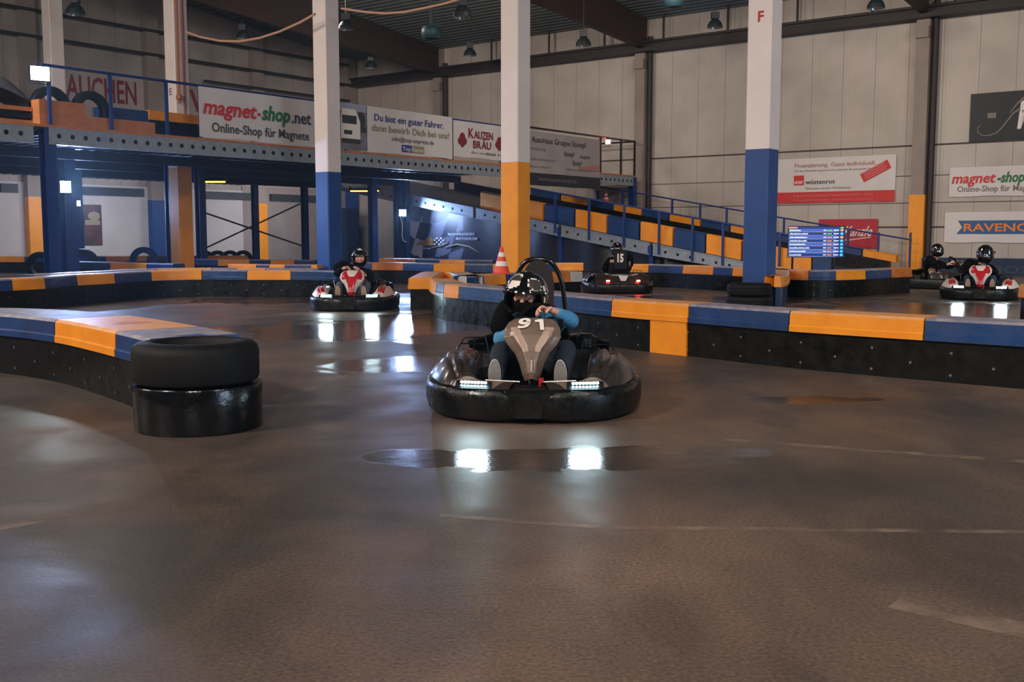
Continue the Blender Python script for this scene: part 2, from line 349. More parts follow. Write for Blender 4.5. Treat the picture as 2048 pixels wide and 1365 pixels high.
# ceiling: corrugated sheet, ribs along V
mb=MB(); prof=[]; u=UWALL+.2
while u>UBACK:
    for du,dz in ((0,0),(.10,0),(.14,.07),(.26,.07)): prof.append((u-du,roofz(u-du)+dz))
    u-=.30
n=len(prof); vs=[W(a,VNEAR,z) for a,z in prof]+[W(a,VWALL+.3,z) for a,z in prof]
mb.add(vs,[(i,i+1,n+i+1,n+i) for i in range(n-1)],0); struct('ceiling',mb,'roof_sheet')
# glulam roof beams on the wall-column grid
VC=[v_at(px,UWALL-.2,4.0) for px in (1283,1843,880)]; sv=(VC[2]-VC[1])/2; V0=VC[1]
BV=[V0-2*sv,V0-sv,V0,V0+sv,V0+2*sv]
bl=['above the last wall column out of the right edge','above the wall column right of the long right beam','meeting the wall column beside the yellow wall pier','meeting the wall column behind the red beacon','meeting the far wall column over the white banner with a lorry']
for k,v in enumerate(BV):
    mb=MB(); R=[]
    for u in (34.2,28,20,12,6,-4,-18):
        w_=34.3-u; zb=7.95+.075*w_ if u>6 else 7.95+.075*28.3-.08*(6-u); zt=roofz(u)-.02
        R.append([W(u,v-.11,zb),W(u,v+.11,zb),W(u,v+.11,zt),W(u,v-.11,zt)])
    mb.rings(R,0,False)
    if k<2: continue
    tag(obj('roof_beam',mb,'glulam'),'dark brown roof beam '+bl[k],'beam','roof beams')
# wall columns
wl={0:'tall wall column behind the red beacon',1:'tall wall column with yellow painted foot right of the screen',2:'far tall wall column above the white banner with a lorry'}
for k,v in enumerate(VC):
    t=thing('wall_column','grey concrete '+wl[k]+', on the right wall','column',W(UWALL-.35,v,0),RW,'wall columns on the right wall')
    yz=2.45
    obj('upper_shaft',MB().box((-.24,-.0,yz if k==1 else 0),(.16,.35,7.85)),'concrete',t)
    obj('bracket',MB().box((-.24,-.12,7.25),(.16,.35,7.6)).box((-.2,-.0,7.85),(.12,.35,9.0)),'concrete',t)
    if k==1: tag(obj('painted_foot',MB().box((-.27,-.02,0),(.2,.35,yz)),'column_yellow',t),'yellow painted foot')
    obj('drain_pipe',MB().tube([(.30,.18,0),(.30,.18,8.4)],.10,10),'dark_steel',t)
tag(obj('crane_rail',merge(*[MB().box((UWALL-.62,a,7.82),(UWALL-.28,b_,7.92),T=W).box((UWALL-.48,a,7.92),(UWALL-.42,b_,8.12),T=W).box((UWALL-.6,a,8.12),(UWALL-.3,b_,8.2),T=W) for a,b_ in ((-8,VWALL-.3),)]),'dark_steel'),'long dark steel crane rail along the right wall under the roof','rail')
for i,px in enumerate((983,1098,1209,1327,1456,1595,1745,1912)):
    v=v_at(px,UWALL-.45,8.5)
    tag(obj('hanger_rod',MB().tube([W(UWALL-.45,v,8.2),W(UWALL-.45,v,9.1)],.04,8),'dark_steel'),'thin dark hanger rod above the crane rail, %s of eight from the left'%ORD[i],'rod','hanger rods over the crane rail')
# left wall columns and beams
for i,px in enumerate((65,311,520,706)):
    u=u_at(px,VWALL-.3,5); yel=px in (65,520)
    pos=['left of the leftmost blue post','behind the painted letters','behind the white banner with red and green lettering','in the far corner of the hall'][i]
    t=thing('wall_column','grey wall column '+pos+', on the left wall','column',W(u,VWALL-.3,0),RU,'wall columns on the left wall')
    z0=2.5 if i!=3 else 3.2
    obj('upper_shaft',MB().box((-.27,0,z0),(.27,.3,9.3)),'concrete',t)
    tag(obj('painted_foot',MB().box((-.28,-.02,0),(.28,.3,z0)),'column_yellow' if yel else 'column_blue',t),'yellow painted foot' if yel else 'blue painted foot')
for z,nm in ((8.72,'upper'),(7.85,'middle'),(7.15,'lower')):
    tag(obj('wall_girt',MB().box((2 if z>7.5 else 26,VWALL-.46,z),(UWALL-.7,VWALL-.32,z+.08),T=W),'dark_steel'),nm+' dark steel girt running along the left wall','girt')
mat('dark_band',S(52,58,62),.6,noise=.3)
for i,(a,b_) in enumerate(((0,34),(166,286),(408,502),(540,640))):
    u0,u1=u_at(a,VWALL-.1,2.8),u_at(b_,VWALL-.1,2.8)
    tag(obj('duct_panel',MB().box((u0,VWALL-.18,2.62),(u1,VWALL-.07,2.92),T=W),'dark_band'),'dark panel high on the left wall under the deck, %s of four from the left'%ORD[i],'panel','dark panels under the deck')
# painted writing on the left wall
mat('sign_white',S(176,166,158),.7,noise=.1)
ua,ub=u_at(20,VWALL-.02,6.4),u_at(288,VWALL-.02,6.4)
t=thing('painted_sign','white strip painted with dark red capital letters on the left wall','sign',W(ua,VWALL-.03,5.7),RU)
z0=5.72
obj('board',MB().box((0,0,0),(ub-ua,.03,1.45)),'sign_white',t)
xe=u_at(273,VWALL-.03,6.4)-ua; xs=u_at(160,VWALL-.03,6.4)-ua
k_=(xe-xs)/5*7
obj('lettering',text_mb('RAUCHEN',xe-k_,.32,w=k_,h=.82,y=-.006,bold=.02),'ink_maroon',t)
uv0=u_at(379,VWALL-.03,6.2)
t=thing('painted_sign','dark red painted letters half hidden between pillar E and the banner','sign',W(uv0,VWALL-.03,5.7),RU)
obj('lettering',text_mb('VERBOTEN',.02,.32,w=5.2,h=.82,y=-.006,bold=.02),'ink_maroon',t)
# ================================================================ interior columns
ROWU=16.98
cols=[(118,'blue',None,'leftmost interior column, behind the glaring floodlight'),(355,'yellow','E','interior column marked E behind the deck railing'),(656,'blue',None,'interior column with blue foot left of the far red kart driver'),(1031,'yellow',None,'interior column with yellow foot behind the traffic cone'),(1525,'blue','F','interior column with blue foot marked F')]
cv=[7.47,12.57,17.67,22.77,27.87]
for i,(px,c,let,lb) in enumerate(cols):
    v=v_at(px,ROWU,3 if i!=1 else 5); hw=.215
    t=thing('interior_column','square white '+lb,'column',W(ROWU,v,0),RW,'square interior columns')
    zp=2.64 if let!='E' else 2.95
    mb=MB()
    ch=.02
    def oct_(z): return [(-hw+ch,-hw,z),(hw-ch,-hw,z),(hw,-hw+ch,z),(hw,hw-ch,z),(hw-ch,hw,z),(-hw+ch,hw,z),(-hw,hw-ch,z),(-hw,-hw+ch,z)]
    obj('shaft',MB().rings([oct_(zp),oct_(roofz(ROWU)-.02)],0,False),'column_white',t)
    tag(obj('painted_foot',MB().rings([oct_(0),oct_(zp)],0,False),'column_'+c,t),c+' painted foot')
    if let:
        z=z_at(37 if let=='F' else 185,W(ROWU,v)); h=.17
        obj('letter',text_mb(let,-.03 if let=='F' else -.05,z-h/2,h=h,y=-hw-.003,bold=.03),'red_paint' if let=='F' else 'ink_grey',t)
    print('col',px,v,proj(W(ROWU,v,5)))
    if let=='E':
        p=W(ROWU,v,0)
        a=W(ROWU-.16,v-hw-.07,0)
        tag(obj('service_pipe',MB().tube([(a[0],a[1],4.6),(a[0],a[1],10.2)],.035,8).ball((a[0],a[1],4.75),.09,8),'pipe_orange'),'orange service pipe fixed to the pillar marked E','pipe')
        a=W(ROWU+.02,v-hw-.07,0)
        tag(obj('service_pipe',MB().tube([(a[0],a[1],3.7),(a[0],a[1],10.2)],.03,8),'pipe_red'),'dark red conduit beside the orange pipe on the pillar marked E','pipe')
# ================================================================ MEZZANINE
VE, ZD = 20.0, 3.35
def Z2(px,py,v): u=u_at(px,v,(3.5)); return z_at(py,W(u,v))
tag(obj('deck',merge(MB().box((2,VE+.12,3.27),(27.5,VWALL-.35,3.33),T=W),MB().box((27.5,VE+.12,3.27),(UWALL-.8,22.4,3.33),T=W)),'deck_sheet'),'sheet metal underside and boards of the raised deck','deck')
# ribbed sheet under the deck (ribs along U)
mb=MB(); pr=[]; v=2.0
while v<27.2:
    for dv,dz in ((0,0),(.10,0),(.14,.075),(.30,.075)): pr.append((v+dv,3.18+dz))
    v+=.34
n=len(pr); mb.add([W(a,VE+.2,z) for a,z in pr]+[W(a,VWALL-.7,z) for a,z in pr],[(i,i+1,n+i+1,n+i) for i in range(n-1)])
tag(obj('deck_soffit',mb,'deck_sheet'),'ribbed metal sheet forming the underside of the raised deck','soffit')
US=[3.4,11.02,18.6,26.2,33.7]
bnm=['at the left edge of the picture','over the leftmost blue post and the white banner','under the banner with a lorry and the beer banner','under the grey dealer banner and the beacon']
for i in range(4):
    a,b_=US[i]+.16,US[i+1]-.16; mb=MB()
    mb.box((a,VE-.02,3.0),(b_,VE+.01,3.29),0,W).box((a,VE-.02,3.29),(b_,VE+.09,3.31),0,W).box((a,VE-.02,2.98),(b_,VE+.09,3.0),0,W)
    u=a+.2
    while u<b_-.1:
        c=[W(u+.05*math.cos(2*PI*k/10),VE-.024,3.15+.05*math.sin(2*PI*k/10)) for k in range(10)]; mb.add(c,[tuple(range(10))],1); u+=.285
    tag(obj('edge_beam',mb,['galvanised','hole']),'pale steel channel with round holes, '+bnm[i],'beam','perforated deck edge beams')
    tag(obj('fascia_board',MB().box((US[i],VE-.03,3.31),(US[i+1],VE+.12,3.36),T=W),'wood'),'orange-brown edge board, '+bnm[i],'board','deck edge boards')
# deck posts
def post(px=None,u=None,v=None,w=.2,label='',z=3.18,m='steel_blue'):
    if u is None: u=u_at(px,v,1.5)
    t=MB(); h=w/2; f=w*.12
    def T(x,y,zz): return W(u+x,v+y,zz)
    t.box((-h,-h,.02),(h,-h+f,z),T=T).box((-h,h-f,.02),(h,h,z),T=T).box((-f/2,-h+f,.02),(f/2,h-f,z),T=T).box((-h-.06,-h-.06,0),(h+.06,h+.06,.02),T=T)
    return tag(obj('deck_post',t,m),label,'post','steel posts under the deck')
post(px=102,v=VE+.15,w=.24,label='thick blue steel post nearest the camera at the left',z=3.3)
post(u=US[4],v=VE+.1,w=.22,label='blue and silver post under the right deck end behind kart 15',z=3.3)
post(px=402,v=25.4,w=.22,label='dark blue deck post right of the yellow-footed column E')
post(px=342,v=24.6,w=.2,label='dark blue deck post left of the yellow-footed column E')
post(px=137,v=23.6,w=.3,label='blue post lit by the floodlight just right of the thickest post')
post(px=156,v=27.6,w=.22,label='slim blue post glowing under the smaller floodlight')
post(px=511,v=31.8,w=.2,label='blue deck post in front of the far yellow wall pier')
post(px=610,v=29.6,w=.2,label='dark deck post left of the white and blue column')
post(px=746,v=26.1,w=.24,label='dark blue deck post right of the far red kart driver')
post(px=797,v=26.3,w=.26,label='left one of the lit blue pair beside the checkered backdrop')
post(px=812,v=26.0,w=.2,label='right post of the lit blue pair beside the checkered backdrop')
# cross braces
def brace(a,b_,va,label):
    p=D(a[0],a[1],W(u_at(a[0],va,2),va)[1]); q=D(b_[0],b_[1],W(u_at(b_[0],va,2),va)[1])
    tag(obj('brace_rod',MB().tube([p,q],.028,6),'steel_dark'),label,'rod')
brace((404,424),(610,494),29,'thin diagonal rod falling to the right behind the column marked E')
brace((410,497),(600,408),29.3,'thin diagonal rod rising to the right behind the column marked E')
# joists
for i,u in enumerate((23.0,26.1,29.6)):
    tag(obj('joist',MB().box((3,u-.05,2.93),(27.3,u+.05,3.16),T=W),'steel_dark'),['long dark steel joist under the deck, nearest of three','long dark steel joist under the deck, middle of three','long dark steel joist under the deck, farthest of three'][i],'joist','joists under the deck')
# guard railing left part
def railpost(t,u,v,z0,z1,m='steel_blue'): return obj('post',MB().box((u-.03,v-.03,z0),(u+.03,v+.03,z1),T=W),m,t,world=True)
t=thing('guard_railing','blue steel guard railing along the left deck edge','railing',W(11,VE+.05,3.36))
for px in (98,221,333,400): railpost(t,u_at(px,VE+.05,4),VE+.05,3.36,4.5)
u0,u1=u_at(84,VE+.05,4.5),u_at(640,VE+.05,4.5)
obj('top_rail',MB().tube([W(u0,VE+.05,4.52),W(u1,VE+.05,4.52)],.03,8),'steel_blue',t,world=True)
t=thing('guard_railing','dark steel guard railing carrying the banners between the white columns','railing',W(18,VE+.05,3.36))
for px in (690,904,1002): railpost(t,u_at(px,VE+.05,4),VE+.05,3.36,4.5)
obj('top_rail',MB().tube([W(u_at(690,VE+.05,4.5),VE+.05,4.52),W(u_at(1056,VE+.05,4.5),VE+.05,4.52)],.03,8),'steel_blue',t,world=True)
t=thing('guard_railing','dark steel railing with open bays at the right end of the deck','railing',W(30,VE+.05,3.36))
ur=u_at(1270,VE+.05,4)
for px in (1201,1242,1269): railpost(t,u_at(px,VE+.05,4),VE+.05,3.36,4.58,'black_metal')
obj('top_rail',MB().tube([W(u_at(1060,VE+.05,4.5),VE+.05,4.6),W(ur,VE+.05,4.6)],.035,8),'black_metal',t,world=True)
obj('side_rail',MB().tube([W(ur,VE+.05,4.6),W(ur,22.4,4.6)],.03,8).tube([W(u_at(1201,VE,4),22.4,4.1),W(ur,22.4,4.1)],.02,8),'black_metal',t,world=True)
obj('post',MB().box((u_at(1216,22.4,4)-.03,22.37,3.34),(u_at(1216,22.4,4)+.03,22.43,4.6),T=W),'galvanised',t,world=True)
# --- banners
def banner(name,label,frame,u0,z0,w,h,v=None,u=None,mat_='vinyl_white',cat='banner',wav=.012,group=None):
    """frame 'U': on the deck edge (local X=+U); frame 'W': on the right wall (local X=-V). returns root"""
    t=thing(name,label,cat,W(u0,v,z0) if frame=='U' else W(u,u0,z0),RU if frame=='U' else RW,group)
    def fn(a,b_): 
        return (a*w, wav*math.sin(a*w*5+1)*(.3+b_)*.6-.0, b_*h - (.012*math.sin(a*w*4) if b_ in (0,) else 0))
    mb=MB().grid(fn,24,6,0,True); mb.add([],[])
    mb2=MB().grid(lambda a,b_: (lambda p:(p[0],p[1]+.006,p[2]))(fn(a,b_)),24,6,0,True)
    # rim
    k=7
    obj('sheet',merge(mb,mb2),mat_,t); return t
Y_=-.028
# white banner with red/green lettering
def uw(px0,px1,v,z=4): a,b_=u_at(px0,v,z),u_at(px1,v,z); return a,b_-a
vb=VE-.08
u0,w=uw(398,633,vb); z1=z_at(172,W(u0,vb)); z0=z_at(273,W(u0,vb)); h=z1-z0
t=banner('banner','white banner with red and green shop lettering hung on the left deck railing','U',u0,z0,w,h,v=vb)
L_=lambda *a,**k: text_mb(*a,**k)
obj('lettering',L_('magnet',.025*w,.47*h,w=.435*w,h=.30*h,y=Y_,bold=.022,shear=.22),'ink_red',t)
obj('lettering',merge(L_('-',.465*w,.47*h,w=.025*w,h=.30*h,y=Y_,bold=.022),),'ink_red',t)
obj('lettering',L_('shop',.50*w,.47*h,w=.25*w,h=.30*h,y=Y_,bold=.03,shear=.22),'ink_green',t)
obj('lettering',L_('.net',.762*w,.47*h,w=.18*w,h=.26*h,y=Y_,bold=.02),'ink_dark',t)
obj('lettering',L_('Online-Shop für Magnete',.09*w,.12*h,w=.83*w,h=.19*h,y=Y_,bold=.01),'ink_dark',t)
# lorry banner
u0,w=uw(640,905,vb); ub_=u_at(905,vb,4); z1=z_at(235,W(ub_,vb)); z0=z_at(318,W(ub_,vb)); h=z1-z0
t=banner('banner','white banner asking for drivers with a picture of a lorry at its left','U',u0,z0,w,h,v=vb)
s0=(u_at(733,vb,4)-u0)
mat('print_sky',S(150,158,178),.5); mat('photo_road',S(120,122,132),.5,col2=S(88,84,84),nscale=2)
pic=obj('picture',MB().box((.02,Y_,.01),(s0,Y_+.004,h-.01)),'photo_road',t)
x0=s0*.42
obj('tree_picture',MB().ball((s0*.86,Y_-.001,h*.66),(.16,.003,.22),12).box((.02,Y_-.002,h*.40),(s0*.98,Y_,h*.52)),'ink_dark',pic)
obj('sky_picture',MB().box((.02,Y_-.0015,h*.84),(s0*.98,Y_,h*.99)),'print_sky',pic)
obj('truck_picture',MB().rings([[(x0,Y_-.006,h*.22),(s0*.84,Y_-.006,h*.22),(s0*.84,Y_-.003,h*.22),(x0,Y_-.003,h*.22)],[(x0,Y_-.006,h*.62),(s0*.84,Y_-.006,h*.62),(s0*.84,Y_-.003,h*.62),(x0,Y_-.003,h*.62)],[(x0+.04,Y_-.006,h*.88),(s0*.74,Y_-.006,h*.88),(s0*.74,Y_-.003,h*.88),(x0+.04,Y_-.003,h*.88)]],0,False).box((x0+.04,Y_-.008,h*.56),(s0*.76,Y_-.006,h*.74),1).box((x0+.10,Y_-.008,h*.33),(s0*.66,Y_-.006,h*.42),1).box((x0+.02,Y_-.008,h*.14),(s0*.84,Y_-.006,h*.24),1).box((s0*.84,Y_-.006,h*.56),(s0*.89,Y_-.003,h*.74),1),['ink_white','ink_dark'],pic)
tx=s0+.08*(w-s0)
obj('lettering',L_('Du bist ein guter Fahrer,',tx,.70*h,w=.80*(w-s0),h=.15*h,y=Y_,bold=.008),'ink_blue',t)
obj('lettering',L_('dann bewirb Dich bei uns!',s0+.05*(w-s0),.47*h,w=.90*(w-s0),h=.15*h,y=Y_,bold=.008),'ink_olive',t)
obj('lettering',L_('info@top-express.de',s0+.27*(w-s0),.29*h,w=.49*(w-s0),h=.10*h,y=Y_),'ink_dark',t)
lx=s0+.38*(w-s0); lw=.26*(w-s0)
lg=obj('logo',MB().box((lx,Y_,.06*h),(lx+lw*.42,Y_+.004,.22*h),0).box((lx+lw*.42,Y_,.06*h),(lx+lw,Y_+.004,.22*h),1),['ink_blue','ink_olive'],t)
obj('lettering',merge(L_('Top',lx+.02,.09*h,w=lw*.36,h=.09*h,y=Y_-.004,bold=.01),L_('Express',lx+lw*.45,.09*h,w=lw*.5,h=.08*h,y=Y_-.004,bold=.01)),'ink_white',lg)
# brewery banner
u0,w=uw(907,1028,vb); ub_=u_at(960,vb,4); z1=z_at(247,W(ub_,vb)); z0=z_at(317,W(ub_,vb)); h=z1-z0
t=banner('banner','white beer banner with two dark red crests beside the yellow-footed column','U',u0,z0,w*.87,h,v=vb)
def crest(cx,cz,s): 
    mb=MB(); mb.ball((cx,Y_,cz+.2*s),(.33*s,.004,.36*s),10); 
    mb.ball((cx-.25*s,Y_,cz-.1*s),(.3*s,.004,.3*s),8).ball((cx+.25*s,Y_,cz-.1*s),(.3*s,.004,.3*s),8).ball((cx,Y_,cz-.3*s),(.25*s,.004,.3*s),8); return mb
obj('crest',crest(.13*w,.48*h,.30*h*1.2),'ink_maroon',t); obj('crest',crest(.735*w,.48*h,.30*h*1.2),'ink_maroon',t)
obj('lettering',merge(L_('K',.225*w,.56*h,w=.085*w,h=.27*h,y=Y_,bold=.018),L_('AUZEN',.315*w,.56*h,w=.31*w,h=.21*h,y=Y_,bold=.02),L_('BR',.30*w,.28*h,w=.13*w,h=.21*h,y=Y_,bold=.018),L_('ÄU',.435*w,.28*h,w=.16*w,h=.21*h,y=Y_,bold=.02)),'ink_maroon',t)
obj('lettering',L_('Bier, wunderbar',.27*w,.12*h,w=.40*w,h=.07*h,y=Y_,shear=.3),'ink_grey',t)
# dealer banner
u0,w=uw(1016,1200,vb); z1=z_at(280,W(u0+w,vb)); z0=z_at(379,W(u0+w,vb)); h=z1-z0
t=banner('banner','large grey car dealer banner with a dark strip along its foot','U',u0,z0,w,h,v=vb,mat_='vinyl_grey')
F=lambda px:(u_at(px,vb,4)-u0)
obj('foot_strip',MB().box((0,Y_,0),(w,Y_+.004,.23*h)),'vinyl_dark',t)
obj('lettering',L_('Toyota Autohaus Gruppe Stumpf',F(1171),.80*h,w=(F(1171)-F(1061))*29/22.5,h=.105*h,y=Y_,bold=.004,align='r'),'ink_dark',t)
obj('lettering',merge(L_('Stumpf',F(1127),.60*h,w=F(1148)-F(1127),h=.09*h,y=Y_,bold=.01,shear=.2),L_('Bergrhein',F(1160),.59*h,w=F(1179)-F(1160),h=.06*h,y=Y_,bold=.01),L_('Stumpf',F(1144),.44*h,w=F(1163)-F(1144),h=.09*h,y=Y_,bold=.01,shear=.2)),'ink_dark',t)
obj('lettering',merge(L_('Schweinfurt · Würzburg',F(1090),.66*h,w=2.6,h=.05*h,y=Y_,align='r'),L_('Bad Neustadt · Mellrichstadt',F(1110),.47*h,w=3.6,h=.045*h,y=Y_,align='r'),L_('Schweinfurt · Oberndorf',F(1100),.33*h,w=2.8,h=.045*h,y=Y_,align='r'),L_('Niederlassung Schweinfurt',F(1133),.33*h,w=F(1186)-F(1133),h=.045*h,y=Y_)),'ink_grey',t)
obj('lettering',L_('www.toyota-stumpf.de',F(1075),.09*h,w=F(1152)-F(1075),h=.08*h,y=Y_-.003,bold=.004),'ink_grey',t)
obj('stain',MB().grid(lambda a,b_:(F(1160)+(F(1197)-F(1160))*a,Y_-.001,.36*h+.13*h*b_*(.4+.6*a)),4,1),'ink_faint',t)
# --- right wall banners
def wv(px0,px1,z): a,b_=v_at(px0,UWALL-.05,z),v_at(px1,UWALL-.05,z); return a,a-b_
def wallbanner(label,px0,px1,yt,yb,mat_='vinyl_white',pxr=None):
    v0,w=wv(px0,px1,3); pr=v_at(pxr,UWALL-.05,3) if pxr else v0
    xy=W(UWALL-.05,pr); z1,z0=z_at(yt,xy),z_at(yb,xy)
    t=banner('banner',label,'W',v0,z0,w,z1-z0,u=UWALL-.05,mat_=mat_,wav=.006); return t,w,z1-z0,lambda px:v0-v_at(px,UWALL-.05,3)
Y_=-.016
t,w,h,X=wallbanner('large white finance banner with a red strip along its foot, on the right wall',1540,1791,309,403,pxr=1785)
obj('foot_strip',MB().box((0,Y_,0),(w,Y_+.003,.245*h)),'ink_red',t)
obj('lettering',L_('Finanzierung. Ganz individuell.',X(1589),.80*h,w=X(1751)-X(1589),h=.09*h,y=Y_,bold=.008),'ink_faint',t)
obj('lettering',L_('Für Ihre Finanzierungswünsche jederzeit die passende Lösung.',X(1589),.70*h,w=X(1755)-X(1589),h=.045*h,y=Y_),'ink_grey',t)
lg=obj('logo',MB().box((X(1588),Y_,.40*h),(X(1608),Y_+.003,.62*h)),'ink_red',t)
obj('lettering',L_('WW',X(1589.5),.42*h,w=X(1607)-X(1589.5),h=.08*h,y=Y_-.004,bold=.022,shear=.3),'ink_white',lg)
obj('lettering',L_('wüstenrot',X(1611),.42*h,w=X(1670)-X(1611),h=.10*h,y=Y_,bold=.012),'ink_dark',t)
obj('lettering',L_('Wünsche werden Wirklichkeit',X(1611),.30*h,w=X(1702)-X(1611),h=.05*h,y=Y_),'ink_grey',t)
obj('lettering',merge(L_('Regionalverkaufsleitung Thomas Kuhn 09721 - 11216',X(1588),.14*h,w=X(1748)-X(1588),h=.055*h,y=Y_-.004,bold=.006),L_('Theresa Center Schweinfurt - Wilhelmstraße 2 - Schweinfurt',X(1588),.045*h,w=X(1748)-X(1588),h=.045*h,y=Y_-.004)),'ink_pink',t)
cx,cz=(X(1725)+X(1777))/2,.66*h; st=MB().box((-.42,Y_-.002,-.13),(.42,Y_+.002,.13)); R_=Matrix.Translation((cx,0,cz))@Matrix.Rotation(math.radians(-27),4,'Y')
st.xf(R_@Matrix.Diagonal((1.15,1,1.15,1))); sk=obj('sticker',st,'ink_red',t)
tl=merge(*[MB().box((-.34,Y_-.006,z),(.34 if k%2 else .28,Y_-.003,z+.025)) for k,z in enumerate((-.09,-.03,.03,.085))]); tl.xf(R_@Matrix.Diagonal((1.15,1,1.15,1))); 
for k,z in enumerate((-.09,-.03,.03,.085)):
    obj('lettering',MB().box((-.34,Y_-.006,z),(.34 if k%2 else .28,Y_-.003,z+.025)).xf(R_@Matrix.Diagonal((1.15,1,1.15,1))),'ink_pink',sk)
t,w,h,X=wallbanner('red banner with white script lettering, partly behind the timing screen',1640,1759,438,497,mat_='banner_red',pxr=1757)
obj('lettering',L_('Die',X(1660),.42*h,w=X(1680)-X(1660),h=.3*h,y=Y_,shear=.5,bold=.01),'ink_white',t)
obj('lettering',L_('Kanzle',X(1690),.42*h,w=X(1749)-X(1690),h=.34*h,y=Y_,shear=.5,bold=.012),'ink_white',t)
obj('underline',MB().tube([(X(1662),Y_,.26*h),(X(1705),Y_,.28*h),(X(1746),Y_,.38*h)],.02,6),'ink_white',t)
t,w,h,X=wallbanner('dark glossy banner with pale brush strokes high at the right edge',1935,2120,188,284,mat_='vinyl_dark',pxr=1940)
obj('brush_mark',MB().tube([(X(1958),Y_,.34*h),(X(1952),Y_,.28*h),(X(1952),Y_,.2*h),(X(1960),Y_,.12*h),(X(1975),Y_,.11*h),(X(1990),Y_,.16*h),(X(2000),Y_,.26*h),(X(2012),Y_,.42*h),(X(2022),Y_,.55*h),(X(2034),Y_,.62*h)],[.02,.02,.02,.02,.03,.03,.035,.035,.04,.05],6).tube([(X(2014),Y_,.55*h),(X(2030),Y_,.75*h),(X(2050),Y_,.92*h)],[.02,.04,.05],6),'ink_grey',t)
obj('lettering',L_('M',X(2030),.26*h,w=X(2062)-X(2030),h=.5*h,y=Y_,bold=.06,shear=.2),'ink_white',t)
obj('patch',MB().box((X(1970),Y_,.47*h),(X(1987),Y_+.003,.58*h)),'ink_grey',t)
t,w,h,X=wallbanner('white banner with red and green lettering on the right wall under the dark banner',1899,2190,336,394,pxr=1900)
obj('lettering',L_('magnet',X(1904),.46*h,w=X(1992)-X(1904),h=.34*h,y=Y_,bold=.02,shear=.22),'ink_red',t)
obj('lettering',L_('-shop',X(1995),.46*h,w=X(2050)-X(1995),h=.34*h,y=Y_,bold=.03,shear=.22),'ink_green',t)
obj('lettering',L_('Online-Shop für Magnete',X(1916),.16*h,w=X(2085)-X(1916),h=.2*h,y=Y_,bold=.008),'ink_grey',t)
t,w,h,X=wallbanner('white oil banner with a blue ribbon, lowest on the right wall',1893,2190,425,485,pxr=1895)
obj('ribbon',MB().add([(X(1918),Y_,.28*h),(w-.3,Y_,.28*h),(w-.3,Y_,.72*h),(X(1920),Y_,.72*h),(X(1929),Y_,.5*h)],[(0,1,2,3,4)]),'ink_steel',t)
obj('lettering',L_('RAVENOL',X(1932),.37*h,w=X(2085)-X(1932),h=.25*h,y=Y_-.004,bold=.022),'ink_orange',t)
# blue board at wall foot with faint lettering
v0,w=wv(1852,2150,.4); t=thing('box_sign','dark blue board along the wall foot behind the two right karts','board',W(UWALL-.5,v0,0),RW)
mat('print_dim',S(44,66,84),.6); mat('board_blue',S(14,38,74),.6,noise=.2)
obj('board',MB().box((0,0,0),(w,.06,.50)),'board_blue',t); vv=v_at(2000,UWALL-.5,.2); obj('lettering',L_('BOX 1',v0-vv-.2,.06,w=1.5,h=.22,y=-.006,bold=.01),'print_dim',t)
# ================================================================ things on the deck (left)
def on_edge(px0,px1,v0,v1,z0,z1,name,m,label,cat,zc=3.6,group=None):
    a,b_=u_at(px0,v0,zc),u_at(px1,v0,zc)
    return tag(obj(name,MB().box((a,v0,z0),(b_,v1,z1),T=W),m),label,cat,group)
on_edge(79,310,VE+.18,VE+.5,3.36,3.62,'timber_beam','wood','long squared timber lying along the left deck edge','timber')
on_edge(79,172,VE+.2,VE+.5,3.625,3.87,'timber_beam','wood','short squared timber stacked on the longer one on the deck','timber')
on_edge(205,301,VE+.75,VE+1.1,3.36,3.93,'barrier_block','blue_plastic','blue plastic barrier block on the deck behind the timber','barrier')
ua,ub_=u_at(300,VE+.75,3.6),u_at(400,VE+.75,3.6); t=thing('barrier_block','black barrier block with yellow cap on the deck beside the pillar marked E','barrier',W(ua,VE+.9,3.36))
obj('block',MB().box((ua,VE+.75,3.36),(ub_,VE+1.1,3.74),T=W),'rubber_skirt',t,world=True); tag(obj('cap',MB().box((ua-.03,VE+.72,3.745),(ub_,VE+1.13,3.95),T=W),'yellow_plastic',t,world=True),'yellow cap')
def tyre_mb(R=.33,h=.2,tread=True,axis='z'):
    mb=MB(); pr=[(R*.60,h*.12),(R*.64,0.0),(R*.86,-.0),(R*.965,h*.07),(R,h*.22)]
    if tread: pr+=[(R,h*.36),(R*.975,h*.37),(R*.975,h*.40),(R,h*.41),(R,h*.59),(R*.975,h*.60),(R*.975,h*.63),(R,h*.64)]
    pr+=[(R,h*.78),(R*.965,h*.93),(R*.86,h),(R*.64,h),(R*.60,h*.88),(R*.62,h*.5),(R*.60,h*.12)]
    return mb.lathe(pr,40,axis=axis)
for px,zc,lb in ((100,3.95,'upright black tyre glowing beside the glaring floodlight'),(180,3.95,'upright black tyre on the deck behind the short timber')):
    v=VE+.62; u=u_at(px,v,4); t=tyre_mb(.42,.22,True,'y'); o=obj('tyre',t,'tyre_rubber'); o.rotation_euler=(0,0,RU); o.location=W(u,v,0)[:2]+(3.40+.42-.42,); tag(o,lb,'tyre')
    o.location=(o.location[0],o.location[1],3.36); 
